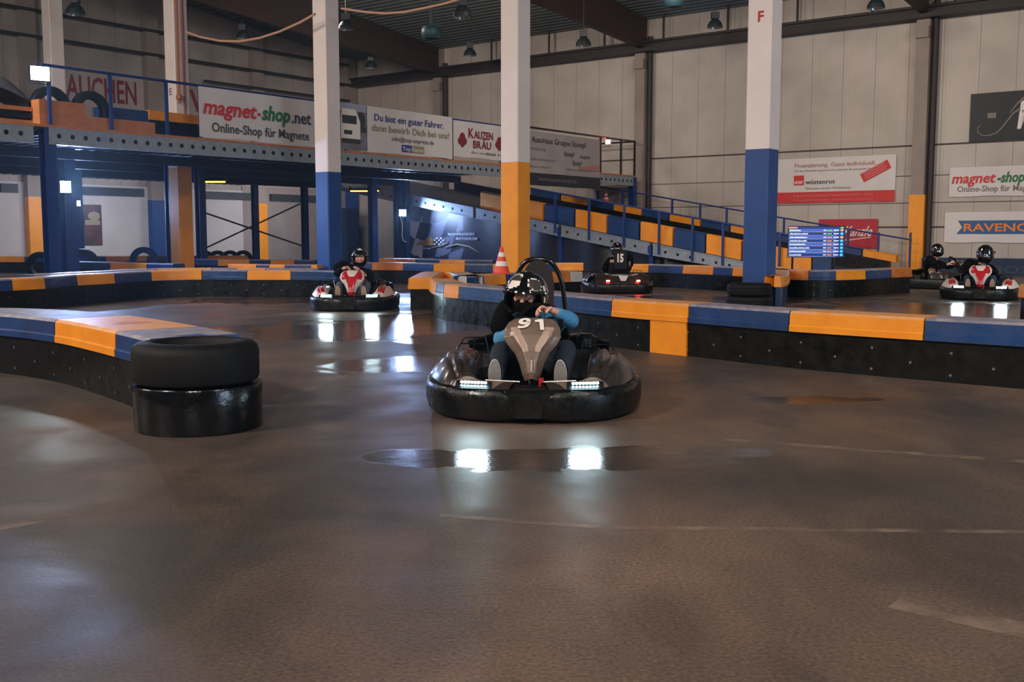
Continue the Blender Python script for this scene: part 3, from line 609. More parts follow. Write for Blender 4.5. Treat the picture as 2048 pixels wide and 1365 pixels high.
# stacked parts at far left of the deck
mat('tarp_silver',S(110,112,124),.35,metal=.3,noise=.3)
u=u_at(20,VE+.9,4.2)
t=thing('stored_kart','covered kart body stored on the deck at the left edge','kart',W(u,VE+1.0,3.36),RU)
obj('cover',MB().grid(lambda a,b_:(-1.1+2.0*a,-.5+1.0*b_,.35+.75*math.sin(PI*min(1,a*1.1+.05))*(.6+.4*math.sin(PI*b_))-.28*a+.04*math.sin(9*a+7*b_)),14,8),'tarp_silver',t)
for k in range(3):
    obj('slat',MB().box((-1.1,-.56,.02+.13*k),(.75,.5,.10+.13*k)),'wood' if k%2==0 else 'black_plastic',t)
# ================================================================ lamps
def floodlight(loc,aim,w,h,m,label,power,col,spread=PI):
    t=thing('floodlight',label,'floodlight',loc,math.atan2(aim[1]-loc[1],aim[0]-loc[0])+PI/2)
    obj('housing',MB().box((-w/2-.02,0,-h/2-.02),(w/2+.02,.07,h/2+.02)),'black_metal',t)
    obj('lens',MB().box((-w/2,-.012,-h/2),(w/2,.0,h/2)),m,t)
    obj('bracket',MB().box((-w/2-.03,.03,-h/2-.06),(-w/2-.02,.05,h/2)).box((w/2+.02,.03,-h/2-.06),(w/2+.03,.05,h/2)).box((-w/2-.03,.03,-h/2-.07),(w/2+.03,.1,-h/2-.055)),'steel_dark',t)
    d=(Vector(aim)-Vector(loc)).normalized(); p=Vector(loc)+d*.06
    area('floodlight_beam',p,aim,w,h,power,col,spread); return t
p=D(80,147,W(u_at(80,VE+.02,4.4),VE+.02)[1]); floodlight(p,(2,6,1),.34,.26,'led_flood','glaring white floodlight on the left deck railing',24,(.85,.95,1))
p=D(131,374,W(u_at(131,23.2,2.2),23.2)[1]); floodlight(p,(0,8,0),.22,.26,'led_flood_blue','blue-white floodlight under the left deck, the nearer of two',330,(.35,.52,1))
p=D(155,407,W(u_at(155,27.3,2.2),27.3)[1]); floodlight(p,(0,14,0),.14,.14,'led_flood_blue','small blue-white floodlight under the left deck, the farther of two',110,(.35,.52,1))
p=D(805,426,W(u_at(805,25.7,2),25.7)[1]); floodlight(p,(p[0]+6,p[1]-8,.3),.26,.22,'led_flood_blue','blue-white floodlight between two blue posts beside the checkered backdrop',230,(.38,.55,1))
p=D(1216,284,W(u_at(1216,VE+.02,4.6),VE+.02)[1]); floodlight(p,(1,8,1),.16,.14,'led_red','small red beacon on the railing at the right end of the deck',8,(1,.08,.05))
# infrared heater tubes
for i,(px,py,v,wd_) in enumerate(((427,363.5,25.5,46),(720,382,27,38),(755,381.5,27,5))):
    c=D(px,py,W(u_at(px,v,3),v)[1]); hw=wd_/2/FPX*c.y
    t=thing('heater_tube',['glowing orange heater tube under the deck beside the column marked E','glowing orange heater tube above the far red kart driver','short glowing heater end right of the dark post'][i],'heater',(c.x,c.y,c.z-.03),0)
    obj('element',MB().tube([(-hw,0,.03),(hw,0,.03)],.03,8),'heater_glow',t)
    obj('reflector',MB().grid(lambda a,b_:(-hw-.05+(2*hw+.1)*a,.10*math.cos(PI*b_),.04+.07*math.sin(PI*b_)),2,8),'steel_dark',t)
area('heater_light',D(427,368,24),D(427,700,24),.9,.1,14,(1,.3,.05)); area('heater_light',D(720,388,33),D(720,700,33),.9,.1,14,(1,.3,.05))
# high-bay lamps (unlit)
HB=[(1167,84,34,'over the far wall left of the column marked F',1),(925,25,27,'at the top beside the white and yellow column',1),(940,105,41,'in front of the far wall above the beer banner',1),(742,130,43,'right of the white and blue column, over the far corner',1),(692,50,30,'just right of the white and blue column near the roof',.9),(1430,48,34,'left of the column marked F near the crane rail',1),(1752,8,30,'cut by the top edge at the right',1),(150,20,30,'right of the leftmost white column at the top left',1.1),(486,70,38,'far away over the left deck beyond the hanging cable',1)]
def lampshade():
    R=.25; return MB().lathe([(.06,.30),(.10,.26),(.17,.20),(.23,.10),(R,0),(R-.012,0),(R-.03,.10),(.15,.19),(.05,.24)],24,mi=[0,0,0,0,0,1,1,1])
for i,(px,py,Y,lb,sc) in enumerate(HB):
    c=D(px,py,Y); u,v=UV(c.x,c.y)
    t=thing('high_bay_lamp','unlit grey high-bay lamp '+lb,'lamp',(c.x,c.y,c.z-.12),0,'high-bay lamps under the roof')
    obj('shade',lampshade().xf(Matrix.Scale(sc,4)),['lamp_shell','lamp_inner'],t)
    obj('gear_box',MB().box((-.12,-.1,.28*sc),(.12,.1,.48*sc)),'steel_dark',t)
    top=roofz(u)-(c.z-.12)
    obj('suspension',MB().tube([(0,0,.47*sc),(0,0,max(.5*sc,top-.02))],.012,6),'steel_dark',t)
mat('teal_shell',S(30,64,74),.5)
for i,(px,py,Y,lb) in enumerate(((862,68,30,'left of the white and yellow column'),(1350,4,27,'at the top edge left of the column marked F'))):
    c=D(px,py,Y); u,v=UV(c.x,c.y); t=thing('roof_fan','dark teal round ventilator '+lb,'fan',(c.x,c.y,c.z-.15))
    obj('housing',MB().lathe([(.05,.0),(.2,.02),(.27,.12),(.27,.28),(.2,.36),(.02,.36)],20,caps=True),'teal_shell',t); obj('bracket',MB().box((-.30,-.05,.33),(.30,.05,.38)).box((-.05,-.05,.38),(.05,.05,max(.6,roofz(u)-c.z+.15))),'steel_dark',t)
# hanging cable
def sag(P,r,label,nm='hanging_cable'):
    tag(obj(nm,MB().tube(P,r,8),'orange_plastic' if False else 'ink_pink'),label,'cable')
mat('cable_beige',S(190,150,128),.6)
c2=[D(px,py,Y) for px,py,Y in ((372,64,26.6),(400,74,26.2),(440,82,25.7),(480,83,25.3),(520,76,24.9),(560,63,24.5),(600,45,24.1),(630,28,23.8))]
tag(obj('hanging_cable',MB().tube(c2,.028,8),'cable_beige'),'thick beige cable sagging between column E and the blue-footed column','cable')
c3=[D(px,py,Y) for px,py,Y in ((683,17,23.6),(730,24,23.2),(770,27,22.9),(810,24,22.6),(850,16,22.3),(890,7,22),(920,-2,21.8),(1000,-30,21))]
tag(obj('hanging_cable',MB().tube(c3,.026,8),'cable_beige'),'beige cable sagging between the blue-footed and yellow-footed columns','cable')
# ================================================================ ramp
URN,URF=28.0,33.2
def rz(v): return .47+.17*(v-13.1)        # ramp surface height
V1,V2=10.35,30.5
RT=thing('ramp','long ramp with perforated steel sides sloping down to the right below the deck','ramp',W(30,20,0))
(obj('ramp_deck',MB().rings([[W(URN+.05,v,rz(v)-.08),W(URF-.05,v,rz(v)-.08),W(URF-.05,v,rz(v)),W(URN+.05,v,rz(v))] for v in (V1,16,22,V2)],0,False),'steel_dark',RT,world=True))
def stringer(u,a,b_,label):
    mb=MB()
    for s0_,s1_ in ((-.36,-.04),):
        R=[]
        for v in (a,b_):
            R.append([W(u-.03,v,max(.0,rz(v)+s0_)),W(u+.03,v,max(.0,rz(v)+s0_)),W(u+.03,v,rz(v)+s1_),W(u-.03,v,rz(v)+s1_)])
        mb.rings(R,0,False)
    for z_ in (-.04,-.38):
        R=[[W(u-.05,v,max(.0,rz(v)+z_)),W(u+.05,v,max(.0,rz(v)+z_)),W(u+.05,v,max(.02,rz(v)+z_+.03)),W(u-.05,v,max(.02,rz(v)+z_+.03))] for v in (a,b_)]; mb.rings(R,0,False)
    v=a+.5
    while v<b_-.2:
        z=rz(v)-.2
        if z>.08: mb.add([W(u-.034,v+.045*math.cos(2*PI*k/10),z+.045*math.sin(2*PI*k/10)) for k in range(10)],[tuple(range(9,-1,-1))],1)
        v+=.42
    obj('stringer',mb,['galvanised','hole'],RT,world=True)
vs_=[11.6,v_at(1303,URN,.6),v_at(1120,URN,1),v_at(950,URN,1.8),V2]
for i in range(4): stringer(URN,vs_[i]+.06,vs_[i+1]-.06,'sloping pale perforated ramp beam, %s one up from the ramp foot'%ORD[i])
# leg supports
for i,(px,lb) in enumerate(((1300,'short blue leg under the ramp near its foot'),(1118,'blue leg under the middle of the ramp'))):
    v=v_at(px,URN,1); obj('leg',MB().box((URN+.06,v-.07,0),(URN+.2,v+.07,rz(v)-.09),T=W).box((URN-.035,v-.06,rz(v)-.4),(URN+.06,v+.06,rz(v)-.1),0,W),'steel_blue',RT,world=True)
def ramp_blocks(u0,u1,segs,z0,z1,where,side):
    k=0; vm=v_at(segs[0][0],u0,1.3); root=thing('ramp_barrier',where,'barrier',W(u0,vm,rz(vm)))
    for a,b_,c in segs:
        va,vb_=v_at(a,u0,1.3),v_at(b_,u0,1.3); va-=.02; vb_+=.02
        def sec(v):
            b=rz(v); return [W(u0,v,b+z0),W(u1,v,b+z0),W(u1,v,b+z1-.04),W(u1-.04,v,b+z1),W(u0+.04,v,b+z1),W(u0,v,b+z1-.04)]
        mb=MB().rings([sec(va),sec(vb_)],0,False)
        mb.m=[1 if False else 0 for _ in mb.m]
        o=obj('barrier_block' if z0<.1 else 'barrier_cap',mb,c+'_plastic',root,world=True); tag(o,c+' block' if z0<.1 else c+' cap')
        k+=1
    return root
rbn=ramp_blocks(URN+.05,URN+.35,[(960,1020,'yellow'),(1022,1085,'yellow'),(1088,1148,'blue'),(1150,1213,'yellow'),(1214,1278,'blue'),(1280,1346,'yellow'),(1347,1411,'blue'),(1412,1484,'yellow'),(1485,1545,'blue'),(1546,1625,'yellow'),(1626,1665,'blue')],.01,.57,'row of yellow and blue barrier blocks along the near side of the ramp','near')
rbf=ramp_blocks(URF-.35,URF-.02,[(1060,1120,'blue'),(1121,1174,'yellow'),(1175,1225,'blue'),(1226,1282,'yellow'),(1283,1337,'blue'),(1338,1400,'yellow'),(1401,1459,'blue'),(1460,1520,'yellow'),(1521,1580,'blue'),(1581,1640,'yellow'),(1641,1725,'blue'),(1726,1795,'yellow')],.38,.60,'black barrier with yellow and blue caps along the far side of the ramp','far')
(obj('barrier_wall',MB().rings([[W(URF-.33,v,rz(v)),W(URF-.04,v,rz(v)),W(URF-.04,v,rz(v)+.375),W(URF-.33,v,rz(v)+.375)] for v in (V1+.1,20,28)],0,False),'rubber_skirt',rbf,world=True))
t=thing('ramp_railing','blue railing along the near side of the ramp','railing',W(URN-.1,V1,0))
pn=[(1195,None),(1316,485),(1384,495),(1446,517),(1150,None),(1250,None),(1555,None)]
for px in (1110,1178,1248,1318,1385,1446,1560):
    v=v_at(px,URN-.07,1.2); obj('post',MB().box((URN-.10,v-.03,rz(v)-.3),(URN-.04,v+.03,rz(v)+.98),T=W),'steel_blue',t,world=True)
va,vb_=v_at(1650,URN,1),v_at(1020,URN,2)
obj('top_rail',MB().tube([W(URN-.07,va,rz(va)+.98),W(URN-.07,vb_,rz(vb_)+.98)],.026,8),'steel_blue',t,world=True)
t=thing('ramp_railing','blue railing along the far side of the ramp against the wall','railing',W(URF+.1,V1,0))
for px in (1195,1245,1344,1400,1453,1568,1640,1697,1758,1822):
    v=v_at(px,URF+.07,1.6); 
    obj('post',MB().box((URF+.04,v-.03,max(0,rz(v)-.3)),(URF+.10,v+.03,max(rz(v),.15)+1.12),T=W),'steel_blue',t,world=True)
va,vb_=v_at(1822,URF,.8),v_at(1150,URF,3)
obj('top_rail',MB().tube([W(URF+.07,va,rz(va)+1.12),W(URF+.07,vb_,rz(vb_)+1.12)],.026,8),'steel_blue',t,world=True)
# dark tarpaulin and checkered backdrop under the ramp
mat('tarp_dark',S(13,20,30),.35,noise=.4,nscale=2,bump=.8,bscale=1.4)
va,vb_=v_at(1370,URN+.6,.6),v_at(1000,URN+.6,1)
tag(obj('tarpaulin',MB().grid(lambda a,b_:(lambda v:W(URN+.6+.06*math.sin(v*3)+.1*b_,v,.02+b_*(rz(v)-.5)))(vb_+(va-vb_)*a),40,6),'tarp_dark'),'dark blue tarpaulin hanging under the ramp behind the kart numbered 15','tarpaulin')
UB=URN+.45; v0=v_at(808,UB,1); v1=v_at(1004,UB,1); w=v0-v1
t=thing('backdrop','dark backdrop printed with a checkered flag and white lettering under the ramp','banner',W(UB,v0,0),RW)
mat('print_dark',S(22,28,46),.45,noise=.2); mat('print_pale',S(190,190,210),.45,noise=.15); mat('print_mid',S(90,92,112),.45,noise=.15)
X=lambda px: v0-v_at(px,UB,1)
zt=lambda x: min(2.75, rz(v0-x)-.42)
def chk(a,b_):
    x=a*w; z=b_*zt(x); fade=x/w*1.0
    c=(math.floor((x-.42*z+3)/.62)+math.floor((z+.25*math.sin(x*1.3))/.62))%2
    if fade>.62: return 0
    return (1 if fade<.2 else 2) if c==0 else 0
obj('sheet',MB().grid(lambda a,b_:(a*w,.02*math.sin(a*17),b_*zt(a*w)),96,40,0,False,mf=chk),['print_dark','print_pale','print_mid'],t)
zz=lambda py,px: z_at(py,W(UB,v_at(px,UB,1)))
obj('lettering',merge(L_('MAINFRANKEN',X(897),zz(471,920),w=X(949)-X(897),h=.085,y=-.03,bold=.02),L_('MOTODROM',X(913),zz(480,935),w=X(955)-X(913),h=.085,y=-.03,bold=.02)),'print_pale',t)
za=zz(492,850)
obj('logo',MB().add([(X(833),-.03,za+.02),(X(838),-.03,za+.14),(X(852),-.03,za+.22),(X(858),-.03,za+.33),(X(866),-.03,za+.28),(X(868),-.03,za+.02)],[(0,1,2,3,4,5)]).ball((X(842),-.032,za+.07),(.03,.003,.03),8),'ink_brown',t)
ck=MB()
for i in range(5):
    for j in range(4):
        if (i+j)%2==0: x=X(869)+i*.10; ck.box((x,-.03,za+.04+j*.07),(x+.07,-.028,za+.09+j*.07))
obj('logo_checks',ck,'ink_white',t)
obj('lettering',L_('Kart-Center',X(834),za-.12,w=X(863)-X(834),h=.08,y=-.03,bold=.018),'print_pale',t)
obj('swoosh',MB().tube([(X(865),-.03,za-.06),(X(882),-.03,za-.0),(X(893),-.03,za+.1),(X(897),-.03,za+.24)],[.01,.02,.02,.005],6).tube([(X(890),-.03,za-.04),(X(915),-.03,za+.06),(X(940),-.03,za-.02),(X(960),-.03,za-.22)],[.01,.03,.03,.005],6),'ink_olive',t)
# white cable loop at lit post
tag(obj('hanging_cable',MB().tube([D(800,432,36.6),D(804,445,36.6),D(805,460,36.6),D(804,472,36.6),D(807,482,36.6),D(812,484,36.7)],.02,6),'ink_white'),'white cable looping down beside the floodlight at the checkered backdrop','cable')
# junction cabinets
c=D(722,475,38); a=v_at(704,UWALL-.6,1.5); b_=v_at(716,UWALL-.6,1.5)
tag(obj('cabinet',MB().box((UWALL-2.2,33.6,.0),(UWALL-1.5,34.6,2.35),T=W).box((UWALL-2.23,33.75,1.5),(UWALL-2.2,34.3,2.0),1,W),['board_blue','steel_dark']),'tall dark blue cabinet behind the far red kart driver','cabinet')
# posters
mat('poster_brown',S(110,70,48),.4,col2=S(50,36,34),nscale=1.6)
ua,ub_=u_at(166,VWALL-.1,1.5),u_at(204,VWALL-.1,1.5); xy=W(ua,VWALL-.1)
t=thing('poster','tall brown poster on the left wall beneath the deck','poster',W(ua,VWALL-.1,z_at(491,xy)),RU); hh=z_at(409,xy)-z_at(491,xy)
obj('sheet',MB().box((0,0,0),(ub_-ua,.03,hh)),'poster_brown',t); obj('print',MB().box((.12*(ub_-ua),-.006,hh*.5),(.9*(ub_-ua),-.001,hh*.62)).ball((.6*(ub_-ua),-.002,hh*.72),(.25,.004,.16),10),'ink_olive',t)
# timing screen
Ys=25.5; c=D(1632,484,Ys); pw,ph=107/FPX*Ys,60/FPX*Ys
t=thing('timing_screen','lit timing screen with rows of lap times, right of the column marked F','screen',(c.x,c.y,0),math.radians(-14))
z0=c.z-ph/2
mat('screen_blue',S(20,50,110),.3,emit=S(10,40,100),estr=.9); mat('screen_row',S(60,90,170),.3,emit=S(56,80,165),estr=.9); mat('screen_text',S(220,230,255),.3,emit=S(200,220,255),estr=1.2); mat('screen_cyan',S(60,180,230),.3,emit=S(50,180,240),estr=1.1); mat('screen_orange',S(230,140,90),.3,emit=S(240,140,90),estr=1.3); mat('screen_green',S(120,200,60),.3,emit=S(110,200,60),estr=1.2)
obj('casing',MB().box((-pw/2-.015,0,z0-.015),(pw/2+.015,.06,z0+ph+.015)),'black_plastic',t)
pn=obj('display',MB().box((-pw/2,-.004,z0),(pw/2,0,z0+ph)),'screen_blue',t)
rows=MB(); txt=MB(); cy_=MB(); gr=MB(); og=MB()
rh=ph/8.6
for k in range(8):
    zb=z0+ph-rh*.5-(k+1)*rh; 
    if k%2==0: rows.box((-pw/2+.01,-.007,zb+.01),(pw/2-.12,-.005,zb+rh-.01))
    wn=[.19,.33,.31,.31,.28,.36,.29,.22][k]*pw
    x=-pw/2+.03; random.seed(k)
    while x<-pw/2+.03+wn:
        q=random.uniform(.012,.026); txt.box((x,-.010,zb+rh*.3),(x+q,-.008,zb+rh*(.34+random.choice((.2,.3))))); x+=q+.007
    for xx,ww in ((.13,.05),(.31,.09)): txt.box((xx*pw,-.010,zb+rh*.38),(xx*pw+ww*pw,-.008,zb+rh*.6))
    txt.box((-pw/2,-.009,zb),(pw*.36,-.008,zb+.003))
    (gr if k<2 else og).box((.20*pw,-.010,zb+rh*.36),(.28*pw,-.008,zb+rh*.58))
    (og if k in (0,2) else cy_).ball((.455*pw,-.009,zb+rh*.5),(.036,.003,.030),10)
og.box((-pw/2,-.010,z0+ph-rh*.45),(-pw/2+.16*pw,-.008,z0+ph-.01)); gr.box((pw/2-.09,-.010,z0+ph-rh*.45),(pw/2-.02,-.008,z0+ph-.01))
for mb,m in ((rows,'screen_row'),(txt,'screen_text'),(cy_,'screen_cyan'),(og,'screen_orange'),(gr,'screen_green')): obj('screen_content',mb,m,pn)
obj('stand',MB().box((-.42*pw-.02,.03,.03),(-.42*pw+.03,.08,z0)).box((-.42*pw-.2,-.2,0),(-.42*pw+.2,.3,.03)),'black_metal',t)
obj('stand',MB().box((.3*pw-.02,.03,.03),(.3*pw+.03,.08,z0)).box((.3*pw-.2,-.2,0),(.3*pw+.2,.3,.03)),'black_metal',t)
area('screen_light',(c.x-.02,c.y-.1,c.z),(c.x-1,c.y-6,1),pw,ph,10,(.4,.6,1))
# ================================================================ BARRIERS
def catmull(P,n=14):
    P=[Vector(p) for p in P]; Q=[P[0]*2-P[1]]+P+[P[-1]*2-P[-2]]; out=[]
    for i in range(1,len(Q)-2):
        for k in range(n):
            t=k/n; a,b_,c,d=Q[i-1],Q[i],Q[i+1],Q[i+2]
            out.append(.5*((2*b_)+(-a+c)*t+(2*a-5*b_+4*c-d)*t*t+(-a+3*b_-3*c+d)*t**3))
    out.append(P[-1]); return out
ZT=.52
class Path:
    def __init__(s,pts,z=0):
        s.P=catmull([G(px,py,ZT)if z else G(px,py,0) for px,py in pts]) if not isinstance(pts[0],Vector) else catmull(pts)
        for p in s.P: p.z=0
        s.S=[0]
        for a,b_ in zip(s.P,s.P[1:]): s.S.append(s.S[-1]+(b_-a).length)
        s.L=s.S[-1]
    def at(s,d):
        d=max(0,min(s.L,d)); i=0
        while i<len(s.S)-2 and s.S[i+1]<d: i+=1
        f=(d-s.S[i])/max(1e-9,s.S[i+1]-s.S[i]); p=s.P[i].lerp(s.P[i+1],f)
        a=s.P[max(0,i-1)]; b_=s.P[min(len(s.P)-1,i+2)]; t=(b_-a); t.z=0; t.normalize(); return p,Vector((-t.y,t.x,0))
    def s_px(s,px,lo=0,hi=None):
        best=None
        N=400; hi=s.L if hi is None else hi
        pv=None
        for i in range(N+1):
            d=lo+(hi-lo)*i/N; p,_=s.at(d); x=proj((p.x,p.y,ZT))[0]-px
            if pv is not None and (pv<=0<x or pv>=0>x): return d
            pv=x
        return lo if abs(proj((s.at(lo)[0].x,s.at(lo)[0].y,ZT))[0]-px)<abs(proj((s.at(hi)[0].x,s.at(hi)[0].y,ZT))[0]-px) else hi
def sweep(mb,path,s0,s1,sec,step=.15,mi=None,taper=0):
    n=max(1,int(math.ceil((s1-s0)/step))); R=[]
    for i in range(n+1):
        d=s0+(s1-s0)*i/n; p,nn=path.at(d); R.append([tuple(p+nn*a+Vector((0,0,z))) for a,z in sec])
    k=len(sec)
    for i in range(n):
        for j in range(k):
            l=(j+1)%k; mb.add([R[i][j],R[i][l],R[i+1][l],R[i+1][j]],[(0,1,2,3)],mi[j] if mi else 0)
    mb.add(R[0],[tuple(range(k-1,-1,-1))],0); mb.add(R[-1],[tuple(range(k))],0)
def weld_smooth(mb): return mb
GROUPN=0
def barrier(desc,path,bounds,width=.42,caph=.185,skirt='rubber_skirt',bolts=False,inv=False,fine=False,h=ZT,order='from the left'):
    """bounds: [(s0,s1,colour),...] along path; local normal to the left of travel is the far side"""
    w=width; zt=h; b=zt-caph; lip=.012
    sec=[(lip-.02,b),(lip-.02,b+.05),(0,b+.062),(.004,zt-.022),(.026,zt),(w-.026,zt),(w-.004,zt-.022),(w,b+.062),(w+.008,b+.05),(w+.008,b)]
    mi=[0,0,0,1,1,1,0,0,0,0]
    a0=min(x[0] for x in bounds); a1=max(x[1] for x in bounds)
    mb=MB(); s0_=a0+.02; s1_=a1-.02
    sweep(mb,path,s0_,s1_,[(.03,0),(.03,b-.002),(w-.03,b-.002),(w-.03,0)],.15)
    if bolts:
        d=a0+.3; r=0
        while d<a1:
            for zz_ in ((b*.72,b*.18) if r%2==0 else (b*.42,)):
                p,nn=path.at(d); c=p+nn*.03+Vector((0,0,zz_)); tv=Vector((nn.y,-nn.x,0))
                mb.add([tuple(c+tv*.012*math.cos(2*PI*k/8)+Vector((0,0,.012*math.sin(2*PI*k/8)))-nn*.005) for k in range(8)],[tuple(range(8))],1)
            d+=.33; r+=1
    pm=path.at((a0+a1)/2)[0]; t=thing('track_barrier',desc,'barrier',(pm.x,pm.y,0))
    obj('barrier_wall',mb,[skirt,'bolt'],t,world=True)
    cnt={}; tot={}
    for s0,s1,c in bounds: tot[c]=tot.get(c,0)+1
    for s0,s1,c in bounds:
        k=cnt.get(c,0); cnt[c]=k+1
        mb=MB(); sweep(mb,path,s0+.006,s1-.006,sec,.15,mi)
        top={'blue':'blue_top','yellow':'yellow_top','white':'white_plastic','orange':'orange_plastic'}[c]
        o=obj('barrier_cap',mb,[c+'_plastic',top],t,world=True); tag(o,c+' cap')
    return t
def by_px(path,marks,lo=0,hi=None):
    """marks: [px0,(px1,colour),(px2,colour)...]"""
    r=[]; a=path.s_px(marks[0],lo,hi)
    for px,c in marks[1:]:
        b_=path.s_px(px,lo,hi); r.append((min(a,b_),max(a,b_),c)); a=b_
    return [q for q in r if q[1]-q[0]>.05]
Y,B,Wc,O='yellow','blue','white','orange'
# A front: nose to beyond the right edge
pA=Path([(858,623),(866,633),(880,640),(901,644),(1001,659),(1110,678),(1240,698),(1380,714),(1577,737),(1845,762),(2048,780),(2300,800)])
tA=barrier('long blue and yellow capped barrier running right behind the nearest kart',pA,by_px(pA,[858,(871,Y),(886,B),(917,Y),(1060,B),(1222,B),(1374,Y),(1577,B),(1846,Y),(2070,B),(2290,Y)]),.40,bolts=True)
s_=pA.s_px(1297); s2=pA.s_px(1371); mb=MB(); sweep(mb,pA,s_,s2,[(.005,.0),(.005,.333),(.028,.333),(.028,0)],.15)
tag(obj('patch_panel',mb,'yellow_plastic',tA,world=True),'yellow patch panel')
# A back: nose to behind
pA2=Path([Vector(p) for p in (G(858,623)+Vector((.05,.28,0)),G(890,600)+Vector((0,0,0)),D(926,500,17.3),D(1000,500,18.3),D(1080,500,18.9),D(1166,500,19.6))])
for p in pA2.P: p.z=0
barrier('short capped barrier row that carries the traffic cone',pA2,by_px(pA2,[857,(902,Y),(932,Wc),(968,B),(1012,Y),(1098,B),(1140,O),(1166,Wc)]),.40)
# B long rear-left
pB=Path([(-80,564),(0,559),(88,555),(153,550),(228,546.5),(300,542.5),(402,540.5),(493,541),(580,541),(640,542),(672,543)],1)
barrier('curved blue and yellow barrier along the far side of the left track',pB,by_px(pB,[-70,(22,B),(88,Y),(153,B),(228,Y),(301,B),(402,Y),(493,B),(581,Y),(672,B)]),.40,bolts=True)
pB2=Path([(60,551),(130,547),(200,543.5),(316,538.2),(422,536.8),(520,537),(640,537.5)],1)
barrier('second barrier row close behind the curved one on the left',pB2,by_px(pB2,[70,(316,B),(422,Y),(470,B),(530,Y),(635,B)]),.40)
pE=Path([(100,523),(200,525),(292,527),(350,528)],1); barrier('short barrier row between the thickest blue post and the column marked E',pE,by_px(pE,[112,(155,Y),(220,B),(292,Y),(345,B)]),.4)
pF=Path([(-60,512.5),(50,513),(200,512.5),(330,512),(500,511.5)],1); barrier('farthest barrier row, along the left wall under the deck',pF,by_px(pF,[-50,(48,Y),(210,B),(292,Y),(408,B),(492,Y)]),.4)
pF2=Path([(380,518),(440,519),(520,520),(634,520.5)],1); barrier('barrier row right in front of the farthest left one',pF2,by_px(pF2,[385,(435,B),(498,Y),(540,B),(588,Y),(630,B)]),.4)
pF3=Path([(450,528.3),(540,529.5),(634,530)],1); barrier('short barrier row just left of the white and blue column',pF3,by_px(pF3,[455,(512,Y),(538,B),(569,Y),(621,B),(634,Y)]),.4)
# G mid back
pG=Path([(690,526),(743,525.5),(806,526),(865,527.5),(928,528.5),(985,529),(1060,527.5),(1120,526.5),(1170,526.5)],1)
barrier('barrier row in front of the checkered backdrop, nearer of two',pG,by_px(pG,[695,(743,B),(806,O),(866,B),(929,Y),(985,B),(1030,Y),(1112,B),(1166,Y)]),.42,skirt='rubber_skirt')
pC=Path([(750,517),(785,517.5),(830,518.5),(880,519.5),(929,520.5),(1005,521)],1)
barrier('rearmost low barrier row at the foot of the checkered backdrop',pC,by_px(pC,[757,(785,Y),(830,Y),(878,B),(929,Y),(985,B)]),.42)
# H in front of the ramp
pH=Path([(1240,528.5),(1296,529.3),(1365,531),(1425,533),(1483,535.5),(1570,540),(1616,541.5),(1672,541.5),(1731,540),(1783,537.5),(1826,536)],1)
barrier('barrier row with orange and blue caps at the foot of the ramp',pH,by_px(pH,[1253,(1297,Y),(1365,B),(1425,Y),(1464,B),(1500,Y),(1572,B),(1617,O),(1672,B),(1731,Y),(1783,B),(1824,O)]),.42,bolts=True)
# stub beside column F
c5=G(1548,618); pS=Path([G(1545,615),G(1560,615),G(1573,610),G(1578,600),G(1575,589),G(1564,582)])
mat('skirt_blue',S(18,44,82),.35,noise=.2)
barrier('rounded yellow-capped barrier stub at the foot of the column marked F',pS,[(0.01,pS.L,Y)],.28,skirt='skirt_blue')
pR=Path([G(2034,642),G(2080,650),G(2160,655),G(2300,662)]); barrier('yellow-capped barrier end at the right edge beyond the long barrier',pR,by_px(pR,[2034,(2075,Y),(2150,B),(2280,Y)]),.42)
# D front left
pD=Path([(-420,745),(-250,741),(-120,742),(0,748),(109,766),(191,791),(262,818),(300,835)])
tD=barrier('nearest barrier with greyish tops entering at the left edge',pD,by_px(pD,[-300,(-120,Y),(108,B),(229,Y),(300,B)]),.64,bolts=True)
for px,m in ((62,'column_blue'),(172,'orange_plastic'),(318,'column_blue')):
    p,nn=pD.at(pD.s_px(px if px<300 else 280)); q=p+nn*(.34 if px<300 else .30)+(Vector((.12,-.12,0)) if px>300 else Vector((0,0,0)))
    obj('worn_patch',MB().add([(q.x+(.13+.05*math.sin(5*a_))*math.cos(a_)*.9,q.y+(.13+.05*math.cos(3*a_))*math.sin(a_),ZT+.0015) for a_ in [2*PI*k/20 for k in range(20)]],[tuple(range(20))]),m,tD,world=True)
# tyres -------------------------------------------------
c=G(400,875); ctr=Vector((c.x*6.53/c.y,6.53,0))
o=obj('wrapped_drum',MB().lathe([(.30,0),(.385,0),(.392,.02),(.390,.14),(.394,.268),(.388,.28),(.30,.28)],64,caps=False),'wrapped_plastic'); o.location=ctr; tag(o,'tyre wrapped in glossy black plastic under the near left tyre','tyre')
o=obj('tyre',MB().lathe([(.245,.03),(.25,0),(.33,0),(.375,.02),(.386,.05),(.386,.20),(.378,.235),(.35,.255),(.30,.262),(.262,.262),(.248,.250),(.24,.20),(.24,.03)],64),'tyre_rubber'); o.location=ctr+Vector((-.01,0,.281)); tag(o,'worn black tyre on top of the stack at the near left barrier end','tyre')
c=G(1500,617); yy=17.32; cx=(1499-CX)/FPX*yy
for k,(lb,R_) in enumerate((('lower wide black tyre at the foot of column F',.38),('upper black tyre at the foot of column F',.365))):
    o=obj('tyre',tyre_mb(R_,.2),'tyre_rubber'); o.location=(cx,yy,.206*k); tag(o,lb,'tyre')
o=obj('tyre',tyre_mb(.30,.04+.16),'tyre_rubber'); c=G(900,650)
bpy.data.objects.remove(o)
